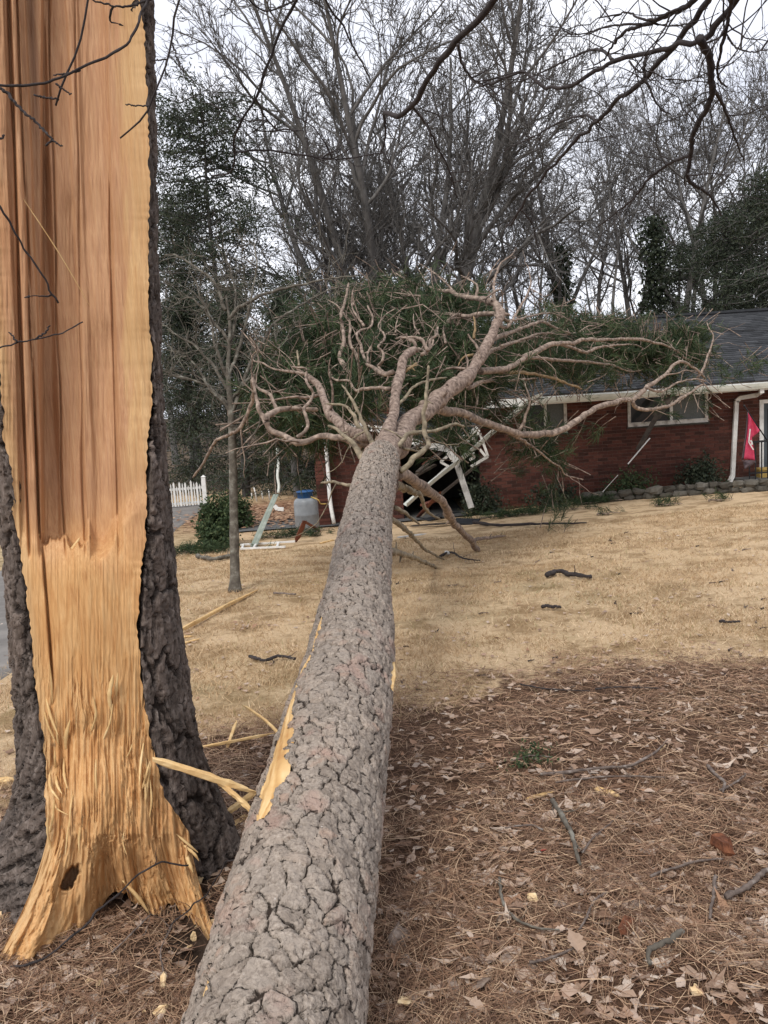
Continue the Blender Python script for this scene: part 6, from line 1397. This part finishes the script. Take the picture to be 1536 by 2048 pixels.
# leaf bed by the tank
X = qr.normal(0, 1, 2600); Y = qr.normal(0, 1, 2600); c = G(545, 1036); X = c[0] + X * 1.1; Y = c[1] + .9 + Y * 1.3; k = (Y > 17.0) & (X < -1.2); X, Y = X[k], Y[k]; n = len(X); Z = np.maximum(ground_z(X, Y), -9) + .05
t3 = tri[None] * qr.uniform(.05, .09, (n, 1, 1)); az = qr.random(n) * 6.28; ca, sa = np.cos(az), np.sin(az); V = np.stack([t3[..., 0] * ca[:, None] - t3[..., 1] * sa[:, None] + X[:, None], t3[..., 0] * sa[:, None] + t3[..., 1] * ca[:, None] + Y[:, None], t3[..., 2] + Z[:, None]], -1).reshape(-1, 3)
b_ = np.arange(n)[:, None] * 5; obj("leaf_bed", mesh_from("leaf_bed", V, [np.concatenate([b_, b_ + 1, b_ + 2, b_ + 3], 1), np.concatenate([b_, b_ + 3, b_ + 4], 1)], False, {"rnd": np.repeat(qr.random(n) * .5 + .5, 5)}), M['straw'], label="drift of rusty leaves on the carport slab behind the tank", cat="leaf litter", kind="stuff")
# sticks on the ground
def stick(label, pts, r0, r1, mat='twig', twigs=0, up=.026, name="fallen_stick", cat="stick", group=None, lifts=None):
    if r0 < .012: r0, r1 = r0 * 1.05, r1 * 1.05
    P_ = np.array([G(x, y, up + r0 * .6) for x, y in pts]); 
    if lifts is not None: P_ = np.array([W(x, y, float((P_[i] - EYEP) @ -RN[:, 2]) - lf_) for i, ((x, y), lf_) in enumerate(zip(pts, lifts))])
    c = P_.mean(0); n = 9 * len(pts); q = spline(P_ - c, n); t_ = np.linspace(0, 1, n); q = q + .3 * r0 * np.stack([noise(t_ * 22, pts[0][0] + 3.3 * k, 0, 7) for k in range(3)], 1) + .35 * r0 * np.stack([noise(t_ * 7, pts[0][1] + 2.7 * k, 0, 9) for k in range(3)], 1)
    mb = MB(); mb.tube(q, (r0 * (1 - t_) + r1 * t_) * (1 + .22 * noise(t_ * n * .4, pts[0][0], 0, 3)), 8)
    if twigs:
        tw, tr_ = side_twigs(q, twigs, (.06, .2), r1 * .6, qr, .2); tw[..., 2] = np.maximum(tw[..., 2], q[:, 2].min()); V, F = tubes(tw, tr_, 4); mb.add(V, [F])
    o = mb.build(name, M[mat], None, True, label=label, cat=cat, group=group); o.location = c.tolist(); return o
stick("lichen-speckled forked stick pointing down the middle of the bed", [(1105, 1600), (1130, 1640), (1150, 1690), (1162, 1730)], .011, .006, 'young_bark', 3)
stick("thin pale stick meeting the lichen-speckled stick at its lower end", [(1165, 1705), (1190, 1672), (1238, 1632)], .004, .002)
stick("grey hooked stick curving below the middle of the bed", [(1000, 1755), (1003, 1795), (1030, 1838), (1075, 1856), (1120, 1860)], .006, .003, 'young_bark', 2)
stick("short bent stick right of the grey hooked stick", [(1215, 1785), (1192, 1800), (1172, 1835), (1158, 1858)], .005, .003)
stick("short upright-looking stick near the right edge", [(1430, 1752), (1428, 1790), (1418, 1838)], .006, .004)
stick("stubby grey stick with a broken elbow in the lower right bed", [(1365, 1860), (1330, 1885), (1298, 1900), (1300, 1925)], .010, .006, 'young_bark')
stick("long thin stick lying level across the upper bed", [(1080, 1550), (1180, 1538), (1260, 1530), (1310, 1505), (1335, 1480)], .008, .004, 'twig', 5)
stick("second long stick just below the level one", [(1110, 1565), (1180, 1555), (1260, 1552), (1330, 1555)], .005, .003, 'twig', 2)
stick("curved brown stick at the right edge of the bed", [(1450, 1792), (1490, 1775), (1515, 1755), (1545, 1728)], .010, .006)
stick("thin stick lying toward the rotten red chunk", [(1300, 1752), (1350, 1735), (1400, 1722), (1445, 1718)], .005, .003)
stick("crooked pale stick near the right edge of the upper bed", [(1440, 1580), (1465, 1568), (1490, 1550), (1488, 1545)], .005, .003)
stick("bent twig pile stick at the upper right of the bed", [(1415, 1530), (1430, 1548), (1450, 1565), (1445, 1585)], .008, .005)
stick("dark thin stick in the lower centre of the bed", [(1060, 1925), (1100, 1915), (1150, 1895)], .004, .003)
stick("short thick brown twig end left of the long sticks", [(1085, 1660), (1060, 1650), (1010, 1655)], .004, .003)
stick("thick dark log piece alone on the open lawn", [(1093, 1150), (1118, 1143), (1145, 1149), (1182, 1152)], .028, .022, 'dark_branch', 3, name="fallen_log_piece", cat="log")
stick("short dark stick on the lawn below the log piece", [(1085, 1213), (1105, 1212), (1122, 1214)], .018, .012, 'dark_branch')
stick("long dark branch on the lawn before the house bed", [(950, 1046), (1000, 1050), (1060, 1048), (1120, 1047), (1175, 1045)], .035, .012, 'dark_branch', 8)
stick("small dark twig tangle at the foot of the props", [(880, 1112), (900, 1104), (930, 1118), (960, 1120)], .02, .008, 'dark_branch', 8)
stick("dark weathered stick against the trunk's left side", [(500, 1312), (530, 1320), (555, 1312), (590, 1316)], .014, .010, 'dark_branch', 2)
stick("grey branch on the grass left of the young tree's foot", [(395, 1112), (425, 1118), (455, 1113), (468, 1108)], .035, .03, 'young_bark', 3)
stick("small grey stick on the lawn right of the young tree", [(548, 1186), (570, 1187), (592, 1188)], .012, .009)
stick("tiny dark twig on the right part of the lawn", [(1440, 1242), (1460, 1244), (1478, 1243)], .012, .008, 'dark_branch')
stick("thin dark twig on the lawn's near edge", [(1190, 1378), (1240, 1374), (1320, 1376)], .006, .003, 'dark_branch', 3)
stick("long thin twig where lawn meets the bed", [(1040, 1368), (1100, 1378), (1180, 1382)], .005, .003, 'dark_branch', 3)
def over(label, pts, r0, r1, off):
    P_ = np.array([(WY(x, y, face_Y(x, y) - o_) if o_ else G(x, y, .015)) for (x, y), o_ in zip(pts, off)]); c = P_.mean(0); q = spline(P_ - c, 60); t_ = np.linspace(0, 1, 60)
    q = q + .012 * np.stack([noise(t_ * 9, k, 0, 5) for k in range(3)], 1) + .004 * np.stack([noise(t_ * 25, k, 0, 6) for k in range(3)], 1); mb = MB(); mb.tube(q, (r0 * (1 - t_) + r1 * t_) * (1 + .2 * noise(t_ * 30, 1, 0, 3)), 8)
    tw, tr_ = side_twigs(q, 4, (.05, .14), r1 * .6, qr, .2); V, F = tubes(tw, tr_, 4); mb.add(V, [F]); mb.build("fallen_stick", M['dark_branch'], None, True, label=label, cat="stick").location = c.tolist()
over("brown branch leaning across the stump's torn foot", [(-40, 1926), (40, 1927), (95, 1905), (160, 1852), (240, 1778), (300, 1740), (372, 1722)], .0045, .003, [0, .03, .06, .10, .10, .07, .05])
over("thin brown twig rising right of the stump's hollow", [(240, 1955), (310, 1890), (345, 1840), (400, 1795), (475, 1706)], .003, .002, [0, 0, .08, .08, .30])
stick("fine twig crossing the dark hollow under the stump", [(225, 1905), (260, 1870), (300, 1830)], .003, .002, 'twig', 2, lifts=[.0, .03, .06])
stick("forked fine twig in the dark hollow near the trunk", [(330, 1955), (322, 1900), (345, 1850)], .003, .002, 'twig', 1, lifts=[0, .03, .06])
rt = np.random.default_rng(55)
for k in range(46):
    x, y = rt.uniform(790, 1530), 1060 + 330 * rt.random() ** .8; dx = rt.uniform(8, 26); P_ = G(x, y)
    sc_ = P_[1] / FPX; L_ = dx * sc_; a_ = rt.random() * 6.28; q = np.stack([np.linspace(-.5, .5, 8) * L_, .12 * L_ * np.sin(np.arange(8) * rt.uniform(.4, 1.2)), np.full(8, .012)], 1)
    mb = MB(); mb.tube(q, np.linspace(.006, .003, 8) * (.6 + .08 * P_[1]), 5)
    tw, tr_ = side_twigs(q, 2, (L_ * .2, L_ * .5), .003, rt, .15); tw[..., 2] = np.abs(tw[..., 2]); V, F = tubes(tw, tr_, 3); mb.add(V, [F])
    o = mb.build("fallen_twig", M['dark_branch' if k % 2 else 'twig'], None, True, label="tiny storm-blown twig lying on the tan lawn", cat="twig", group="tiny twigs on the lawn"); o.location = P_.tolist(); o.rotation_euler = (0, 0, a_ * .25)
# splinters and chips
def gsplint(label, a, b_, w_, th_, seed, up=(.01, .01), mat='splinter', lift=None, group=None):
    p = G(*a, up[0]) if lift is None or lift[0] is None else W(*a, lift[0]); q = G(*b_, up[1]) if lift is None or lift[1] is None else W(*b_, lift[1])
    return plank("wood_splinter", label, "wood splinter", p, q, w_, th_, mat, seed, group)
gsplint("long straight pale splinter on the lawn between stump and young tree", (358, 1262), (513, 1181), .035, .035, 1, (.04, .02))
gsplint("thin splinter just below the long pale one", (352, 1291), (398, 1278), .03, .015, 2)
gsplint("tiny splinter lying under the long pale one", (352, 1275), (384, 1272), .03, .015, 3)
gsplint("pale splinter lying level between stump and trunk", (395, 1496), (545, 1467), .014, .015, 4, (.03, .06))
gsplint("short blunt splinter standing behind the level one", (455, 1494), (473, 1443), .017, .014, 5, (.02, .07))
gsplint("thin pale splinter slanting against the trunk's torn strip", (486, 1410), (580, 1494), .010, .010, 6, lift=(3.5, 2.86))
gsplint("thick splinter leaning from the stump's bark to the trunk", (310, 1519), (508, 1584), .02, .024, 7, lift=(2.72, 2.78))
gsplint("dark orange splinter sloping down to the trunk's flank", (436, 1562), (516, 1634), .015, .018, 8, lift=(2.78, 2.68))
gsplint("short splinter on the litter below the sloping ones", (455, 1662), (497, 1630), .035, .02, 9)
gsplint("half hidden splinter under the thick leaning one", (455, 1625), (510, 1585), .03, .02, 10, (.05, .1))
gsplint("pale splinter at the left edge beside the stump's bark", (-40, 1566), (30, 1560), .05, .03, 11)
gsplint("yellow splinter on the upper bed below the level sticks", (1190, 1577), (1238, 1592), .035, .016, 12)
gsplint("narrow yellow splinter left of the other one in the upper bed", (1056, 1597), (1106, 1584), .022, .012, 13)
gsplint("small pale splinter lying on the lawn by the tank debris", (640, 1087), (668, 1080), .05, .03, 14)
gsplint("sliver of wood standing by the trunk's right flank", (778, 1292), (784, 1376), .03, .02, 15, lift=(3.75, 3.2))
gsplint("split orange shard pointing out of the torn strip's lower end", (545, 1560), (512, 1650), .04, .03, 16, lift=(2.6, 2.55))
def chip(label, px, py, size, seed, mat='chip', name="wood_chip", cat="wood chip", thick=.35, group=None, tilt=.3):
    r_ = np.random.default_rng(seed); m_ = 12; a = np.sort(r_.random(m_)) * 2 * np.pi; rad = size * r_.uniform(.65, 1.15, m_)
    ring = np.stack([rad * np.cos(a), rad * np.sin(a) * r_.uniform(.5, .8), 0 * a], 1); V = np.concatenate([ring * .8, ring + [0, 0, size * thick * .4] + r_.normal(0, size * .05, (m_, 3)), ring * .72 + [0, 0, size * thick] + r_.normal(0, size * .06, (m_, 3))])
    F = [grid_faces(3, m_, True), [[0, i + 1, i] for i in range(1, m_ - 1)], [[2 * m_, 2 * m_ + i, 2 * m_ + i + 1] for i in range(1, m_ - 1)]]
    o = obj(name, mesh_from(name, V, F, False), M[mat], None, label, cat, group); o.location = (G(px, py) + [0, 0, .01]).tolist(); o.rotation_euler = (r_.normal(0, tilt), r_.normal(0, tilt), r_.random() * 6.28); return o
chip("pale round wood chip at the bottom near the trunk's right side", 812, 2012, .032, 1)
chip("cream jagged wood chip on the bed below the grey hooked stick's top", 1066, 1802, .03, 2)
chip("yellow wood chip in the lower right of the bed", 1392, 1990, .024, 3)
chip("cream wood chip standing in the hollow before the stump", 328, 1976, .036, 4, tilt=.9)
chip("torn pale wood chip in the litter left of the trunk's orange scar", 322, 2030, .028, 5)
chip("flat pale chip at the left edge above the torn root", 10, 1832, .045, 6)
chip("small pale chip upper bed near the level sticks", 1130, 1478, .02, 7)
chip("bright chip near the right end of the level stick", 1327, 1500, .026, 8, tilt=.8)
chip("grey bark slab lying against the trunk's right side", 800, 1885, .06, 9, 'flake', "bark_slab", "bark", .16)
chip("weathered bark slab low in the bed left of centre", 958, 1975, .045, 10, 'flake', "bark_slab", "bark", .16)
chip("reddish bark slab in the middle right of the bed", 1255, 1860, .05, 11, 'rot', "bark_slab", "bark", .3)
chip("crumbling rotten red wood chunk at the right of the bed", 1446, 1706, .068, 12, 'rot', "rotten_wood_chunk", "wood chunk", .75, tilt=.1)
chip("small red petal-like scrap in the middle of the bed", 1088, 1706, .017, 13, 'red_scrap', "red_scrap", "scrap", .3)
chip("white scrap caught in the twig tangle under the props", 893, 1110, .07, 14, 'white', "white_scrap", "scrap", .6)
for k in range(18):
    chip("small torn wood chip strewn round the foot of the split stump", rt.uniform(330, 500) if k % 3 else rt.uniform(60, 330), rt.uniform(1690, 1900) if k % 3 else rt.uniform(1940, 2040), rt.uniform(.008, .022), 300 + k, 'chip', "wood_chip", "wood chip", .4, "small wood chips round the stump", .6)
for k in range(46):
    chip("thin grey bark flake scattered on the pine straw", qr.uniform(800, 1530), 1400 + 630 * qr.random(), qr.uniform(.014, .032), 100 + k, 'flake', "bark_flake", "bark", .12, "bark flakes on the pine straw", .2)
# clump of torn leaves left of trunk, green sprig in the bed
for k in range(14):
    p = G(510 + qr.normal(0, 18), 1252 + qr.normal(0, 9)); put_leaf(p[0], p[1], qr.uniform(.06, .11), "reddish leaf in the small heap left of the trunk on the lawn", "leaf heap left of the trunk")
sp_ = G(1062, 1528); sg = thing("green_sprig", "low green sprig growing in the upper part of the bed", "plant", loc=sp_)
rg_ = np.random.default_rng(6); c = rg_.normal(0, 1, (24, 3)) * [.055, .04, .02] + [0, 0, .03]; V, F, rd = leaf_cloud(c, 200, .026, rg_, 2.0, np.array([.03, .03, .02])); V[:, 2] = np.maximum(V[:, 2], .0); obj("leaves", mesh_from("leaves", V, F, False, {"rnd": rd}), M['shrub'], sg)
MB().tube([(-.1, 0, .02), (0, .01, .04), (.1, .02, .02)], .004, 5).build("stem", M['twig'], sg, True)
